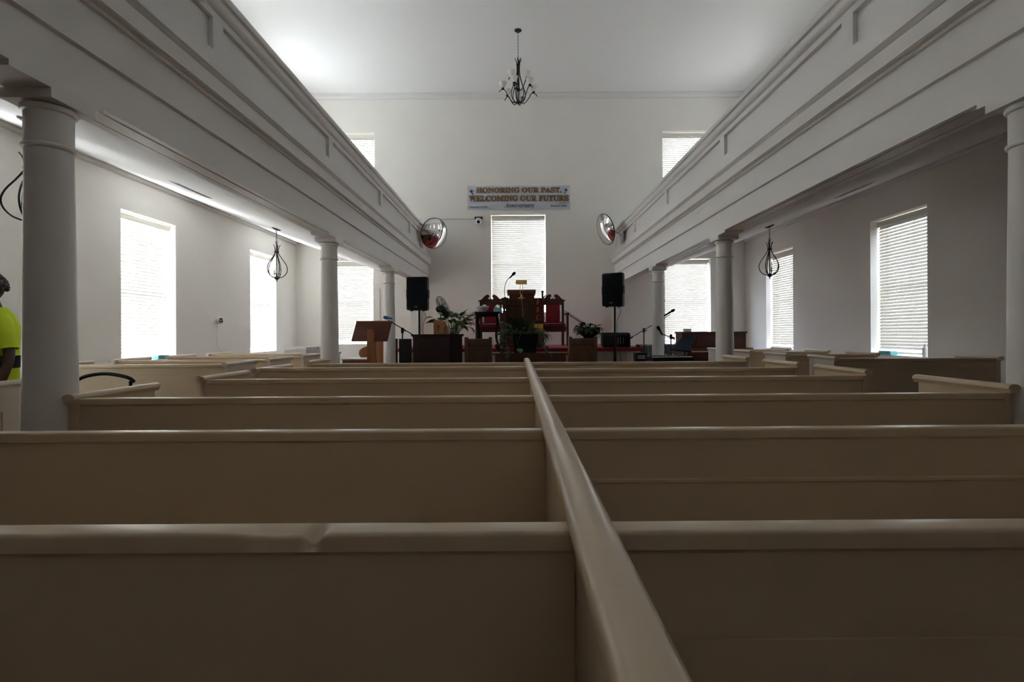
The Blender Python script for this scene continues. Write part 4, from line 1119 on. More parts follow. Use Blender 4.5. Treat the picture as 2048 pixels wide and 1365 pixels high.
# reading desk: a sloped box on the top
x0, x1 = P(1014, 590, z).x - pu.location.x, P(1072, 590, z).x - pu.location.x
dh = P(1043, 578, z).z - PH - ph_
MB().prism([(.115, ph_ + .0005), (.115, ph_ + dh - .04), (.15, ph_ + dh - .02), (.48, ph_ + dh - .09), (.48, ph_ + .0005)], 'x', x0 + .04, x1 - .03).build('desk_box', M['lect'], pu)
MB().prism([(.09, ph_ + dh - .075), (.09, ph_ + dh - .018), (.13, ph_ + dh), (.50, ph_ + dh - .07), (.50, ph_ + dh - .0895), (.14, ph_ + dh - .03), (.1145, ph_ + dh - .0395), (.1145, ph_ + dh - .075)], 'x', x0, x1).build('desk_lid', M['lect'], pu)
# red pulpit hanging with gold letters
xa, xb_ = P(1068, 620, z - .04).x, P(1086, 620, z - .04).x
hg = root('pulpit_hanging', ((xa + xb_) / 2, z - .004, PH + ph_ + .002), 'narrow dark red hanging with gold letters and fringe over the pulpit edge', 'cloth')
cw = (xb_ - xa) / 2; ln_ = hg.location.z - P(1077, 648, z).z
MB().prism([(.030, .001), (.030, .005), (-.004, .005), (-.014, -.004), (-.016, -ln_), (-.012, -ln_), (-.009, -.006), (-.002, .001)], 'x', -cw, cw).build('red_cloth', M['redk'], hg)
MB().prism([(-.017, -ln_), (-.011, -ln_), (-.010, -ln_ - .12), (-.019, -ln_ - .12)], 'x', -cw, cw).build('gold_fringe', M['gold'], hg)
for py in (604.5, 620):
    q = P(1075, py, z); text(boldit('B'), 'gold_letter', M['gold'], .048, .088, hg, (q.x - hg.location.x, -.019, q.z - hg.location.z), fat=-.01)
q = P(1075, 635, z); text(boldit('C'), 'gold_letter', M['gold'], .048, .085, hg, (q.x - hg.location.x, -.019, q.z - hg.location.z), fat=-.01)
# brass lamp
q = P(1043, 597, z + .02)
bl_ = root('desk_lamp', (q.x, z + .045, PH + ph_ + .0015), 'small brass desk lamp with oblong shade on the pulpit', 'lamp')
k = z / F
MB().lathe([(0, 0), (.072, 0), (.076, .006), (.070, .016), (.045, .022), (.020, .040), (.014, .075), (0, .08)], 28, None, (0, 0, 0), (1, .5)).build('lamp_base', M['brass'], bl_)
sh_ = P(1043, 568, z).z - bl_.location.z
for s_ in (-1, 1): MB().tube([(s_ * .006, 0, .06), (s_ * .022, 0, .085), (s_ * .024, 0, sh_ + .02)], .005, 8).build('lamp_stem', M['brass'], bl_)
MB().tube([(-.03, 0, .085), (.03, 0, .085)], .006, 8).build('cross_piece', M['brass'], bl_)
pl = [(-.045, sh_ - .005), (-.038, sh_ + .04), (-.015, sh_ + .072), (.015, sh_ + .072), (.038, sh_ + .04), (.045, sh_ - .005), (.038, sh_ - .003), (.012, sh_ + .062), (-.012, sh_ + .062), (-.038, sh_ - .003)]
MB().prism(pl, 'x', -.10, .10).build('lamp_shade', M['brass'], bl_)
MB().tube([(-.10, 0, sh_ + .03), (-.122, 0, sh_ + .032)], .006, 8).build('switch_knob', M['brass'], bl_)
cable('lamp_cord', [(q.x, z + .002 - .02, PH + ph_ + .012), (q.x + .005, z - .03, PH + ph_ - .05), (q.x + .02, z - .03, PH + ph_ - .25), (q.x + .02, z - .03, PH + .30), (q.x + .03, z - .03, PH + .006)], 'thin tan cord hanging down the pulpit front from the brass lamp', .004, 'gold', 'cord')
# gooseneck microphone
q = P(1010, 597, z + .05)
gm2 = root('gooseneck_microphone', (q.x, z + .06, PH + ph_ + .0015), 'black gooseneck microphone curving over the pulpit beside the brass lamp', 'microphone')
MB().lathe([(0, 0), (.065, 0), (.068, .008), (.05, .02), (.018, .026), (.012, .04), (0, .04)], 24).build('mic_base', M['blk'], gm2)
t_ = [P(*p, z + .06) - gm2.location for p in ((1009.5, 592), (1009, 580), (1011, 568), (1015, 560), (1018.5, 556.5))]
MB().tube(spline(t_, 5), .006, 8).build('gooseneck', M['blkm'], gm2)
mic_at(gm2, P(1029.5, 546, z + .06) - gm2.location, P(1018.5, 557, z + .06) - gm2.location, rr=.026)
# slim stand with a clip at the other side of the pulpit
q0, q1 = P(1087.5, 640, z + .3), P(1088, 582, z + .3)
ss = root('slim_microphone_stand', (q0.x, z + .72, PH + .001), 'slim black stand with a clipped microphone between pulpit and throne', 'microphone stand')
hq = P(1088, 584, z + .72).z - PH
MB().tube([(0, 0, .02), (0, 0, hq)], .010, 10).build('pole', M['blkm'], ss)
MB().lathe([(0, 0), (.11, 0), (.115, .01), (.03, .025), (0, .025)], 24).build('stand_foot', M['blkm'], ss)
MB().lathe([(.012, hq - .12), (.018, hq - .10), (.016, hq - .03), (.026, hq), (.026, hq + .02), (.0, hq + .02)], 14).build('microphone', M['blk'], ss)
MB().tube([(0, -.01, hq - .16), (.03, -.02, hq - .10), (.07, -.02, hq - .075)], .011, 8).build('clip', M['blk'], ss)

# ------------------------------------------------------------------ thrones
def throne(px, z, label):
    cx = P(px, 690, z).x
    r = root('pulpit_chair', (cx, z, PH + .001), label, 'chair', 'red velvet pulpit chairs')
    W = .47; hw = W / 2
    for s_ in (-1, 1):
        MB().bx(*sorted((s_ * (hw - .05), s_ * hw)), .42, .47, 0, .94).build('back_post', M['wood'], r)
        MB().bx(*sorted((s_ * (hw + .01), s_ * (hw + .055))), -.02, .03, 0, .64).build('front_leg', M['wood'], r)
        MB().rb(*sorted((s_ * (hw - .0), s_ * (hw + .065))), -.05, .47, .6405, .675, .01, 2, 'y').build('armrest', M['wood'], r)
        MB().bx(*sorted((s_ * (hw + .015), s_ * (hw + .05))), .03, .42, .34, .40).build('side_rail', M['wood'], r)
    MB().bx(-hw + .0505, hw - .0505, .425, .46, .47, .50).bx(-hw + .0505, hw - .0505, .425, .46, .86, .94).build('back_frame', M['wood'], r)
    MB().rb(-hw + .088, hw - .088, .41, .45, .5005, .8595, .015, 3, 'y').build('padded_back', M['red'], r)
    MB().rb(-hw + .005, hw - .005, -.03, .415, .40, .455, .03, 4, 'y').build('seat_cushion', M['red'], r)
    MB().bx(-hw + .005, hw - .005, -.02, .41, .29, .3995).build('seat_frame', M['wood'], r)
    # broken scroll pediment, mirrored halves
    half = [(hw + .03, .9405), (hw + .03, .962), (hw - .005, .968), (hw - .04, .985), (hw - .07, 1.015), (hw - .10, 1.05), (hw - .135, 1.075), (.075, 1.085), (.048, 1.08), (.030, 1.062), (.026, 1.04), (.036, 1.022), (.050, 1.03), (.058, 1.015), (.045, .99), (.02, .985), (.010, 1.0), (0, 1.006)]
    pl = half + [(-x, y) for x, y in half[::-1][1:]]
    MB().prism(pl, 'y', .425, .465).build('crest', M['wood'], r)
    return r
throne(980, 10.35, 'red velvet throne chair behind the small table with the crystal bowl')
throne(1109, 10.35, 'red velvet throne chair beside the pulpit on the piano side')

# ------------------------------------------------------------------ small table with bowl and tissues
z = 9.02
a, b = P(949, 624, z), P(999, 624, z)
W = b.x - a.x; hh = P(970, 624, z).z - PH
sdt = root('side_table', ((a.x + b.x) / 2, z + .19, PH + .001), 'small black table with curved legs beside the pulpit', 'table')
MB().rb(-W / 2, W / 2, -.19, .19, hh - .025, hh, .02, 3).build('tabletop', M['woodd'], sdt)
MB().bx(-W / 2 + .03, W / 2 - .03, -.16, .16, hh - .085, hh - .0255).build('apron', M['woodd'], sdt)
for sx_ in (-1, 1):
    for sy_ in (-1, 1):
        x, y = sx_ * (W / 2 - .05), sy_ * .14
        MB().tube(spline([(x, y, hh - .0855), (x + sx_ * .012, y + sy_ * .01, hh * .72), (x - sx_ * .012, y, hh * .45), (x - sx_ * .006, y, hh * .2), (x + sx_ * .05, y + sy_ * .03, .012)], 6), [.022] * 8 + [.018] * 8 + [.014] * 9, 10).build('leg', M['woodd'], sdt)
q = P(965, 622, z + .15)
cb = root('crystal_bowl', (q.x, z + .16, PH + hh + .002), 'cut crystal bowl with a scalloped rim on the small black table', 'bowl')
mb = MB(); seg = 36; vs = []
pr = [(.05, 0), (.055, .008), (.075, .03), (.10, .065), (.112, .10), (.105, .10), (.092, .067), (.068, .035), (.0, .022)]
for i, (r_, zz) in enumerate(pr):
    for k_ in range(seg):
        a = 2 * PI * k_ / seg; w_ = 1 + (.05 * math.cos(9 * a) if i in (3, 4, 5) else 0); h_ = zz + (.010 * math.cos(9 * a) if i in (4, 5) else 0)
        vs.append((r_ * w_ * math.cos(a), r_ * w_ * math.sin(a), h_))
fs = [(i * seg + k_, i * seg + (k_ + 1) % seg, (i + 1) * seg + (k_ + 1) % seg, (i + 1) * seg + k_) for i in range(len(pr) - 1) for k_ in range(seg)] + [tuple(range(seg))]
mb.add(vs, fs).build('bowl_body', M['crystal'], cb)
for i in range(3):
    MB().ball((.035 * math.cos(i * 2.1), .035 * math.sin(i * 2.1), .075 + .03 * (i == 0)), .032, 12, 8).build('wrapped_sweet', M['white'], cb)

def tissue_box(loc, size, label, rz=0.0, tissue=True):
    r = root('tissue_box', loc, label, 'tissue box', 'teal tissue boxes', rz=rz)
    w_, d_, h_ = size
    MB().bx(-w_ / 2, w_ / 2, -d_ / 2, d_ / 2, 0, h_).build('carton', M['teal'], r)
    if tissue:
        pts = []
        n = 12; mb = MB()
        vs = [(0, 0, h_ + .065)] + [((.045 + .012 * (k_ % 2)) * math.cos(2 * PI * k_ / n) * .8, (.03 + .01 * (k_ % 2)) * math.sin(2 * PI * k_ / n), h_ + .0005 + .012 * (k_ % 3)) for k_ in range(n)]
        mb.add(vs, [(0, 1 + k_, 1 + (k_ + 1) % n) for k_ in range(n)], True).build('tissue', M['paper'], r)
    else:
        MB().rb(-w_ * .3, w_ * .3, -d_ * .15, d_ * .15, h_, h_ + .002, d_ * .14, 4).build('opening', M['paper'], r)
    return r
q = P(996, 622, z + .10)
tissue_box((q.x - .012, z + .10, PH + hh + .002), (.115, .115, .07), 'teal tissue box with a white tissue on the small black table', .2)

# ------------------------------------------------------------------ window-sill things
tissue_box((XL - .038, 7.30, LOW[0] + .001), (.10, .23, .055), 'teal tissue box on the sill of the sunlit window', 0, False)
tissue_box((XR + .038, 7.28, LOW[0] + .001), (.10, .23, .055), 'teal tissue box on the sill beside the white bottle', 0, False)
bt = root('white_bottle', (XR + .055, 6.64, LOW[0] + .001), 'white plastic bottle standing on the window sill', 'bottle')
MB().lathe([(0, 0), (.030, 0), (.033, .006), (.033, .105), (.026, .125), (.012, .135), (.012, .142)], 24).build('bottle_body', M['white'], bt)
MB().lathe([(.015, .1425), (.016, .145), (.016, .168), (.006, .172), (0, .172)], 18).build('cap', M['white'], bt)

# ------------------------------------------------------------------ pew-top clutter at the far sunlit side
def board(px0, px1, py, z, d, h, name, label, cat, m, parts=True):
    a, b = P(px0, py, z), P(px1, py, z)
    return a, b
zt_ = EYE - .2535
q0, q1 = P(557, 697, 7.9), P(601, 697, 7.9)
wt = root('white_chest', ((q0.x + q1.x) / 2, 8.3, 0), 'white lidded chest behind the last side pew under the window', 'chest')
W = q1.x - q0.x; hh = P(580, 695, 8.2).z
MB().bx(-W / 2, W / 2, -.20, .20, 0, hh - .04).build('chest_body', M['white'], wt)
MB().rb(-W / 2 - .012, W / 2 + .012, -.215, .215, hh - .0395, hh, .008, 2).build('lid', M['paper'], wt)
def book(loc, size, label, m, rz=0.0):
    r = root('hymnal', loc, label, 'book', rz=rz)
    w_, d_, h_ = size
    MB().bx(-w_ / 2 + .004, w_ / 2 - .006, -d_ / 2 + .005, d_ / 2 - .005, .004, h_ - .004).build('pages', M['paper'], r)
    MB().bx(-w_ / 2, w_ / 2, -d_ / 2, d_ / 2, 0, .004).bx(-w_ / 2, w_ / 2, -d_ / 2, d_ / 2, h_ - .004, h_).bx(-w_ / 2, -w_ / 2 + .004, -d_ / 2, d_ / 2, .004, h_ - .004).build('cover', m, r)
q = P(624, 702, 7.5)
book((XS1 + .012, 7.46, EYE - .2535), (.065, .22, .036), 'red hymnal lying on the end of the last side pew', M['redc'])
q0, q1 = P(603, 697, 8.35), P(638, 697, 8.35)
bs = root('low_bookcase', ((q0.x + q1.x) / 2, 8.75, 0), 'low cream bookcase behind the last side pew on the sunlit side', 'bookcase')
W = q1.x - q0.x; hh = P(620, 699, 8.5).z
MB().bx(-W / 2, W / 2, -.15, .15, 0, hh - .02).build('carcass', M['bead'], bs)
MB().bx(-W / 2 - .01, W / 2 + .01, -.16, .16, hh - .0195, hh).build('bookcase_top', M['bead'], bs)
book((bs.location.x - .06, 8.72, hh + .001), (.15, .22, .03), 'purple-covered book lying on the low bookcase', M['purple'])
book((bs.location.x + .085, 8.72, hh + .001), (.12, .2, .03), 'white-covered book with red edge on the low bookcase', M['redc'])

# ------------------------------------------------------------------ drums, amplifier, keyboard, music stand, piano
def drum(name, loc, r_, h, label, tiltx=0.0, rz=0.0, legs=0):
    o = root(name, loc, label, 'drum', 'blue sparkle drum set')
    mt = Matrix.Translation((0, 0, 0)) @ Matrix.Rotation(rz, 4, 'Z') @ Matrix.Rotation(tiltx, 4, 'X')
    MB().lathe([(r_ - .004, .01), (r_, .012), (r_, h - .012), (r_ - .004, h - .01)], 36, mt).build('shell', M['drum'], o)
    MB().lathe([(0, h + .002), (r_ - .006, h + .002), (r_ - .002, h - .004), (0, h - .006)], 36, mt).build('drumhead', M['paper'], o)
    for zz in (h - .02, .0):
        MB().lathe([(r_ + .001, zz), (r_ + .009, zz), (r_ + .010, zz + .022), (r_ + .001, zz + .024)], 36, mt).build('hoop', M['chrome'], o)
    for k_ in range(8):
        a = 2 * PI * k_ / 8
        MB().tube([((r_ + .011) * math.cos(a), (r_ + .011) * math.sin(a), .012), ((r_ + .011) * math.cos(a), (r_ + .011) * math.sin(a), h - .01)], .005, 6, False, mt).rb(r_ * math.cos(a) - .012 + .004 * math.cos(a), r_ * math.cos(a) + .012 + .004 * math.cos(a), r_ * math.sin(a) - .012 + .004 * math.sin(a), r_ * math.sin(a) + .012 + .004 * math.sin(a), h * .42, h * .58, .004, 2, 'z', mt).build('tension_lug', M['chrome'], o)
    for k_ in range(legs):
        a = .6 + 2 * PI * k_ / legs
        x, y = (r_ + .022) * math.cos(a), (r_ + .022) * math.sin(a)
        MB().tube([(x, y, h * .7), (x, y, -loc[2] + .01 if loc[2] < .8 else -.3)], .006, 8).build('leg', M['chrome'], o)
    return o
z = 9.0
q = P(1289, 690, z); hh = q.z
drum('floor_tom', (P(1291, 700, z).x + .05, z + .18, hh - .42), .165, .42, 'blue grey floor tom between the slender column and the amplifier', legs=3)
q = P(1339, 688, z)
drum('snare_drum', (P(1338, 700, z).x - .02, z + .02, P(1338, 711, z).z + .02), .135, .20, 'chrome-hooped blue grey drum behind the short microphone stand', R(8), 0, legs=3)
bd0 = drum('bass_drum', (P(1342, 720, z).x - .04, z + .46, .38), .19, .34, 'larger blue grey drum at the back of the drum set', R(90), 0, legs=0)
for s_ in (-1, 1): MB().tube([(s_ * .17, -.12, -.06), (s_ * .26, -.18, -.372)], .008, 8).build('spur', M['chrome'], bd0)
a, b = P(1271, 705, 8.72), P(1284, 705, 8.72)
ap = root('amplifier', ((a.x + b.x) / 2 - .02, 8.56, 0), 'small dark grey amplifier box at the foot of the drum', 'amplifier')
W = .17; hh = a.z
MB().rb(-W / 2, W / 2, -.10, .10, 0, hh, .012, 2, 'y').build('cabinet', M['blk'], ap)
MB().bx(-W / 2 + .02, W / 2 - .02, -.108, -.1005, .05, hh - .12).build('grille', M['grille'], ap)
MB().bx(-W / 2 + .02, W / 2 - .02, -.106, -.1005, hh - .10, hh - .04).build('control_strip', M['steel'], ap)
for i in range(3): MB().lathe([(.010, 0), (.009, .012), (0, .012)], 10, Matrix.Translation((-.05 + .05 * i, -.1065, hh - .07)) @ Matrix.Rotation(PI / 2, 4, 'X')).build('knob', M['blk'], ap)

z = 7.35
a, b = P(1301, 714, z), P(1383, 712, z)
kb = root('keyboard', ((a.x + b.x) / 2, z + .05, 0), 'black electronic keyboard on a black stand in front of the drums', 'keyboard', rz=R(4))
W = b.x - a.x; hh = P(1340, 713, z).z
MB().rb(-W / 2, W / 2, -.14, .14, hh - .07, hh - .012, .012, 2, 'x').build('keyboard_case', M['blk'], kb)
MB().bx(-W / 2 + .02, W / 2 - .02, -.135, -.02, hh - .0115, hh - .004).build('white_keys', M['paper'], kb)
mb = MB(); n = 28
for i in range(n):
    if i % 7 in (2, 6): continue
    x = -W / 2 + .02 + (W - .04) * (i + 1) / n; mb.bx(x - .004, x + .004, -.085, -.02, hh - .0039, hh + .004)
mb.build('black_keys', M['blk'], kb)
MB().rb(-W / 2 + .02, W / 2 - .02, .0, .13, hh - .0115, hh + .006, .01, 2, 'x').build('control_panel', M['blk'], kb)
for sx_ in (-1, 1):
    MB().tube([(sx_ * W * .35, -.16, .02), (sx_ * W * .35, .10, hh - .085)], .014, 8).tube([(sx_ * W * .35, .16, .02), (sx_ * W * .35, -.10, hh - .085)], .014, 8).build('stand_leg', M['blkm'], kb)
MB().tube([(-W * .35, 0, (hh - .06) / 2), (W * .35, 0, (hh - .06) / 2)], .012, 8).build('stand_bar', M['blkm'], kb)

z = 7.6
c = [P(1366, 672, z + .16), P(1394, 668, z + .16), P(1378, 703, z), P(1345, 698, z)]
mc = sum(c, Vector()) / 4
ms = root('music_stand', (mc.x, z + .10, 0), 'music stand holding a blue-black folder before the piano', 'music stand')
O = Vector(ms.location)
cc = [p - O for p in c]; nn = ((cc[1] - cc[0]).cross(cc[3] - cc[0])).normalized(); nn = nn if nn.y > 0 else -nn
MB().add([*cc, *[p + nn * .006 for p in cc]], [(0, 1, 2, 3), (7, 6, 5, 4), (0, 4, 5, 1), (1, 5, 6, 2), (2, 6, 7, 3), (3, 7, 4, 0)]).build('folder', M['sheet'], ms)
cd_ = [p + nn * .0065 for p in cc]
MB().add([*cd_, *[p + nn * .004 for p in cd_]], [(0, 1, 2, 3), (7, 6, 5, 4), (0, 4, 5, 1), (1, 5, 6, 2), (2, 6, 7, 3), (3, 7, 4, 0)]).build('desk_plate', M['blkm'], ms)
e_ = (cc[2] - cc[3])
MB().tube([cc[3] + Vector((-.05, -.01, -.01)), cc[2] + Vector((.03, -.01, -.008))], .012, 8).build('ledge', M['blkm'], ms)
cm_ = sum(cc, Vector()) / 4
MB().tube([(cm_.x, cm_.y + .03, cm_.z), (0, 0, cm_.z - .10), (0, 0, .25)], .010, 8).build('pole', M['blkm'], ms)
for k_ in range(3):
    a = .9 + 2 * PI * k_ / 3
    MB().tube([(0, 0, .28), (.24 * math.cos(a), .24 * math.sin(a), .01)], .008, 8).build('leg', M['blkm'], ms)

z = 8.95
a, b = P(1372, 664, z), P(1503, 664, z)
pn = root('upright_piano', ((a.x + b.x) / 2, z, 0), 'brown upright piano behind the front column on the piano side', 'piano')
W = b.x - a.x; hh = a.z; hw = W / 2
MB().bx(-hw, hw, .22, .58, 0, hh - .03).build('piano_case', M['lect'], pn)
MB().rb(-hw - .015, hw + .015, .19, .60, hh - .0295, hh, .008, 2, 'x').build('piano_lid', M['lect'], pn)
kz = P(1400, 700, z).z
for s_ in (-1, 1):
    MB().bx(*sorted((s_ * (hw - .05), s_ * hw)), -.06, .2195, kz - .12, kz + .03).build('key_cheek', M['lect'], pn)
    MB().lathe([(.035, 0), (.04, .02), (.028, .06), (.04, .30), (.03, kz - .2), (.045, kz - .16), (.045, kz - .1205)], 16, None, (s_ * (hw - .06), -.0, 0)).build('leg', M['lect'], pn)
MB().bx(-hw + .0505, hw - .0505, -.04, .2195, kz - .10, kz - .04).build('key_bed', M['lect'], pn)
MB().bx(-hw + .0505, hw - .0505, -.03, .10, kz - .0395, kz - .022).build('white_keys', M['paper'], pn)
MB().prism([(-.045, kz - .02), (.11, kz + .0), (.2195, kz + .02), (.2195, kz + .035), (.10, kz + .018), (-.045, kz + .0)], 'x', -hw + .0505, hw - .0505).build('fallboard', M['lect'], pn)
MB().prism([(.2, kz + .06), (.19, kz + .06), (.205, kz + .24), (.218, kz + .24)], 'x', -hw * .55, hw * .55).build('music_desk', M['lect'], pn)
q = P(1367, 667, z + .3)
pb = root('paper_box', (P(1378, 664, z + .3).x - .02, z + .34, hh + .001), 'small white card box on the corner of the piano lid', 'box')
MB().bx(-.06, .06, -.04, .04, 0, .045).build('carton', M['paper'], pb)
MB().bx(-.062, .062, -.042, .042, .0455, .055).build('lid', M['purple'], pb)

# ------------------------------------------------------------------ black chair in the cross aisle
q = P(190, 750, 4.25)
bc = root('armchair', (q.x, 4.35, 0), 'black chair with arched back rail in the cross aisle behind the column', 'chair')
hh = q.z; hw = .25
MB().tube(spline([(-hw + .02, 0, .60), (-hw, .0, hh - .10), (-hw * .75, .0, hh - .03), (0, .0, hh), (hw * .75, .0, hh - .03), (hw, .0, hh - .07)], 6), .015, 10).build('back_rail', M['blk'], bc)
MB().tube([(hw - .03, .0, hh - .065), (hw - .03, .0, .45)], .013, 8).build('back_post', M['blk'], bc)
MB().tube([(-hw + .02, .0, .62), (-hw + .02, .0, .45)], .013, 8).build('back_post', M['blk'], bc)
MB().rb(-hw, hw, -.02, .40, .42, .47, .05, 4).build('seat', M['cloth'], bc)
for sx_ in (-1, 1):
    for y in (.02, .36): MB().tube([(sx_ * (hw - .04), y, .4195), (sx_ * (hw - .02), y + (.03 if y > .1 else -.02), .005)], .013, 8).build('leg', M['blkm'], bc)

# ------------------------------------------------------------------ person in the yellow top
pc = P(-15, 660, 3.9)
pe = root('person', (pc.x, 3.9, 0), 'person with grey hair in fluorescent yellow top and black belt bag beside the column', 'person', rz=R(-24))
TOP = P(0, 547, 3.9).z
s = TOP / 1.75
def skin(name, nodes, edges, m, parent, levels=2, rootn=0):
    """nodes: (x, y, z, radius x, radius y); a skinned, smoothed chain with one vertex per joint"""
    me = bpy.data.meshes.new(name); me.from_pydata([(n[0] * s, n[1] * s, n[2] * s) for n in nodes], edges, [])
    o = bpy.data.objects.new(name, me); COL.objects.link(o)
    sk = o.modifiers.new('skin', 'SKIN'); sk.use_smooth_shade = True
    for i, n in enumerate(nodes):
        v = me.skin_vertices[0].data[i]; v.radius = (n[3] * s, (n[4] if len(n) > 4 else n[3]) * s); v.use_root = (i == rootn)
    sb = o.modifiers.new('sub', 'SUBSURF'); sb.levels = sb.render_levels = levels
    bpy.context.view_layer.update()
    me2 = bpy.data.meshes.new_from_object(o.evaluated_get(bpy.context.evaluated_depsgraph_get()))
    bpy.data.objects.remove(o); bpy.data.meshes.remove(me)
    me2.name = name; me2.materials.clear(); me2.materials.append(m)
    me2.polygons.foreach_set('use_smooth', [True] * len(me2.polygons))
    o = bpy.data.objects.new(name, me2); COL.objects.link(o); o.parent = parent
    return o
# body: one continuous skin from pelvis to head, arms and legs (facing -Y, towards the viewer)
N = [(0, 0, .95, .13, .10), (0, .0, 1.10, .13, .10), (0, .01, 1.28, .115, .095), (0, .015, 1.38, .07, .065), (0, .0, 1.49, .055, .055), (0, -.015, 1.56, .055, .06)]
Ed = [(0, 1), (1, 2), (2, 3), (3, 4), (4, 5)]
for sd_ in (-1, 1):
    b0 = len(N)
    N += [(sd_ * .125, .012, 1.345, .042), (sd_ * .170, .02, 1.24, .042), (sd_ * .215, .02, 1.10, .038), (sd_ * .226, -.015, .97, .033), (sd_ * .232, -.045, .87, .026), (sd_ * .232, -.055, .83, .03, .018)]
    Ed += [(3, b0)] + [(b0 + i, b0 + i + 1) for i in range(5)]
    b0 = len(N)
    N += [(sd_ * .09, .0, .86, .085), (sd_ * .10, -.005, .66, .068), (sd_ * .10, .0, .49, .05), (sd_ * .105, .015, .30, .046), (sd_ * .105, .02, .09, .034), (sd_ * .11, -.06, .035, .03)]
    Ed += [(0, b0)] + [(b0 + i, b0 + i + 1) for i in range(5)]
body = skin('body', N, Ed, M['skin'], pe)
# hands: palm, four unequal fingers and a thumb
for sd_ in (-1, 1):
    HN = [(sd_ * .232, -.050, .85, .024, .020), (sd_ * .234, -.062, .79, .036, .016)]; HE = [(0, 1)]
    for i, (dx, L_) in enumerate(((-.027, .070), (-.009, .080), (.009, .075), (.026, .058))):
        b0 = len(HN); x, y, zz = sd_ * .234, -.064, .765
        HN += [(x, y + dx, zz - .002, .0092), (x - sd_ * .006, y + dx - .004, zz - L_ * .5, .0085), (x - sd_ * .022, y + dx - .004, zz - L_ * .92, .0075)]
        HE += [(1, b0), (b0, b0 + 1), (b0 + 1, b0 + 2)]
    b0 = len(HN)
    HN += [(sd_ * .226, -.098, .80, .0115), (sd_ * .218, -.115, .765, .010), (sd_ * .212, -.118, .74, .0085)]
    HE += [(0, b0), (b0, b0 + 1), (b0 + 1, b0 + 2)]
    skin('hand', HN, HE, M['skin'], body, 2)
# head with face
hd = MB(); hv = []; seg, rings = 28, 22
hc = Vector((0, -.02, 1.635)) * s
for i in range(rings + 1):
    ph = PI * i / rings - PI / 2
    for k_ in range(seg):
        a = 2 * PI * k_ / seg
        x = .076 * math.cos(ph) * math.cos(a); y = .095 * math.cos(ph) * math.sin(a); zz = .115 * math.sin(ph)
        if zz < -.02: x *= 1 - .28 * min(1, (-.02 - zz) / .09); y = y * (1 - .12 * min(1, (-.02 - zz) / .09)) - (.010 if y < 0 else -.0)
        f_ = max(0, -y / .095)
        y -= .022 * math.exp(-((x / .013) ** 2)) * math.exp(-(((zz + .018) / .022) ** 2)) * f_            # nose
        y -= .008 * math.exp(-((x / .03) ** 2)) * math.exp(-(((zz + .062) / .012) ** 2)) * f_            # lips
        y -= .007 * math.exp(-(((zz - .028) / .012) ** 2)) * math.exp(-((x / .05) ** 2)) * f_            # brow
        for ex in (-.031, .031): y += .010 * math.exp(-(((x - ex) / .014) ** 2)) * math.exp(-(((zz - .008) / .011) ** 2)) * f_
        y -= .008 * math.exp(-(((zz + .098) / .014) ** 2)) * math.exp(-((x / .025) ** 2)) * f_           # chin
        hv.append(hc + Vector((x, y, zz)) * s)
hf = [(i * seg + k_, i * seg + (k_ + 1) % seg, (i + 1) * seg + (k_ + 1) % seg, (i + 1) * seg + k_) for i in range(rings) for k_ in range(seg)]
hd.add(hv, hf, True)
head = hd.build('head', M['skin'], body)
for sd_ in (-1, 1):
    MB().ball(hc + Vector((sd_ * .031, -.078, .008)) * s, .0105 * s, 12, 8).build('eye', M['white'], head)
    MB().ball(hc + Vector((sd_ * .031, -.0865, .008)) * s, .005 * s, 10, 6).build('iris', M['blk'], head)
    MB().ball(hc + Vector((sd_ * .077, .012, -.005)) * s, (.010 * s, .020 * s, .032 * s), 12, 8).build('ear', M['skin'], head)
MB().tube([hc + Vector((-.022, -.098, -.063)) * s, hc + Vector((0, -.106, -.061)) * s, hc + Vector((.022, -.098, -.063)) * s], .0035 * s, 6).build('mouth', M['hair'], head)
hr = MB(); rh = random.Random(3)
for i in range(330):
    u = rh.uniform(-1, 1); a = rh.uniform(0, 2 * PI)
    d = Vector((math.sqrt(1 - u * u) * math.cos(a), math.sqrt(1 - u * u) * math.sin(a), u))
    if d.z < -.15 or (d.y < -.25 and d.z < .48) or (d.z < .1 and abs(d.x) > .8 and d.y < .1): continue
    hr.ball(hc + Vector((d.x * .084, d.y * .102 + .004, d.z * .118)) * s, rh.uniform(.012, .020) * s, 7, 5)
hr.build('hair', M['hair'], head)
bd_ = MB()
for i in range(90):
    a = rh.uniform(-1.25, 1.25); zz = rh.uniform(-.118, -.05)
    if abs(a) < .35 and zz > -.085: continue
    x, y = .062 * math.sin(a) * (1 - .25 * max(0, (-.05 - zz) / .07)), -.088 * math.cos(a) - .006
    bd_.ball(hc + Vector((x, y, zz)) * s, .009 * s, 6, 4)
bd_.build('beard', M['hair'], head)
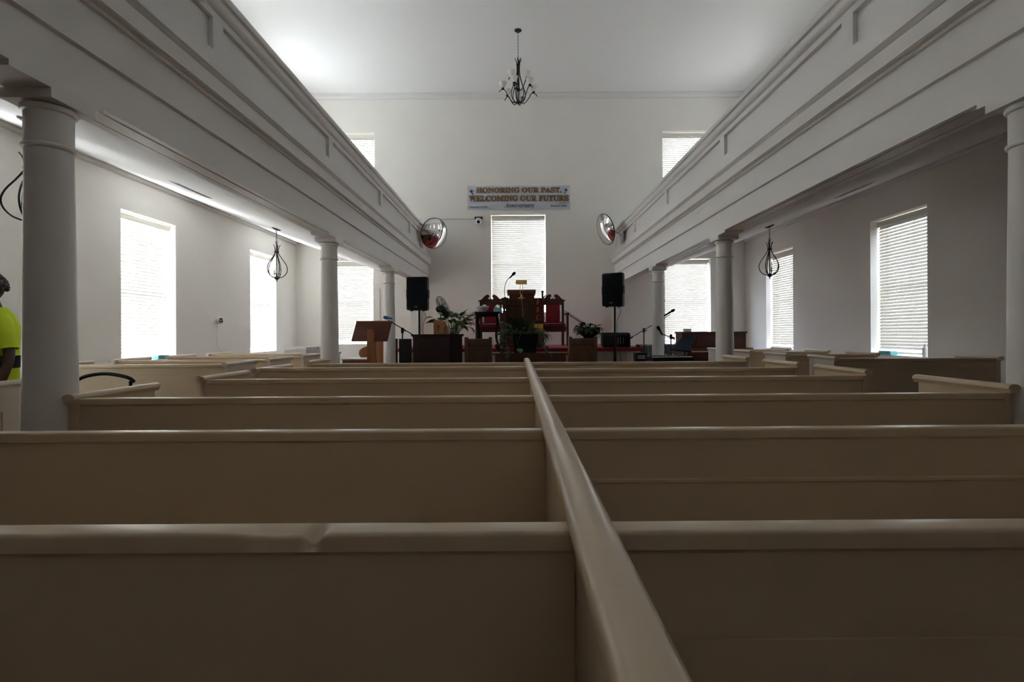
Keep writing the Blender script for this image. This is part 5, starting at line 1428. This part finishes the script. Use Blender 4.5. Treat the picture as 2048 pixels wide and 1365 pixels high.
# clothing as shells round the body
def shell(name, prof, m, parent, seg=40, wob=.0, wn_=7):
    """prof: (z, rx, ry, cy)"""
    vs = []
    for i, (zz, rx_, ry_, cy) in enumerate(prof):
        for k_ in range(seg):
            a = 2 * PI * k_ / seg; w_ = 1 + wob * math.sin(wn_ * a + i * 1.3)
            ca, sa = math.cos(a), math.sin(a); ex = .80
            vs.append((rx_ * s * w_ * math.copysign(abs(ca) ** ex, ca), (cy + ry_ * w_ * math.copysign(abs(sa) ** ex, sa)) * s, zz * s))
    n = len(prof)
    fs = [(i * seg + k_, i * seg + (k_ + 1) % seg, (i + 1) * seg + (k_ + 1) % seg, (i + 1) * seg + k_) for i in range(n - 1) for k_ in range(seg)]
    return MB().add(vs, fs, True).build(name, m, parent)
TP = [(.88, .178, .145, .0), (.93, .182, .148, .0), (1.0, .170, .138, .0), (1.06, .172, .142, .0), (1.14, .178, .148, .0), (1.24, .176, .15, .005), (1.33, .170, .140, .01), (1.40, .138, .118, .012), (1.44, .105, .10, .012), (1.475, .082, .078, .008), (1.48, .072, .072, .006)]
top_ = shell('yellow_top', TP, M['hivis'], pe, wob=.016, wn_=5)
for sd_ in (-1, 1):
    MB().tube([Vector(p) * s for p in ((sd_ * .085, .012, 1.395), (sd_ * .125, .012, 1.35), (sd_ * .168, .018, 1.25), (sd_ * .195, .02, 1.15))], [.060 * s, .068 * s, .062 * s, .062 * s], 20, cap=False).build('sleeve', M['hivis'], top_)
    pts = []
    for zz, rx_, ry_, cy in TP[2:10]:
        a = -PI / 2 + sd_ * R(52); ca, sa = math.cos(a), math.sin(a)
        pts.append(Vector((rx_ * 1.01 * math.copysign(abs(ca) ** .8, ca), cy + ry_ * 1.01 * math.copysign(abs(sa) ** .8, sa), zz)) * s)
    MB().tube(spline(pts, 4), .010 * s, 6).build('black_trim', M['cloth'], top_)
shell('belt_bag', [(1.00, .176, .142, 0), (1.005, .186, .150, 0), (1.05, .186, .150, 0), (1.095, .188, .150, 0), (1.10, .174, .138, 0)], M['cloth'], pe)
tr = MB()
for sd_ in (-1, 1):
    pts = [Vector(p) * s for p in ((sd_ * .085, 0, .90), (sd_ * .098, 0, .70), (sd_ * .102, 0, .49), (sd_ * .105, .012, .28), (sd_ * .105, .02, .075))]
    tr.tube(pts, [.105 * s, .098 * s, .082 * s, .074 * s, .070 * s], 20, cap=False)
tr.build('trousers', M['khaki'], pe)
for sd_ in (-1, 1):
    MB().ball(Vector((sd_ * .108, -.055, .042)) * s, (.048 * s, .125 * s, .042 * s), 16, 10).build('shoe', M['blk'], pe)
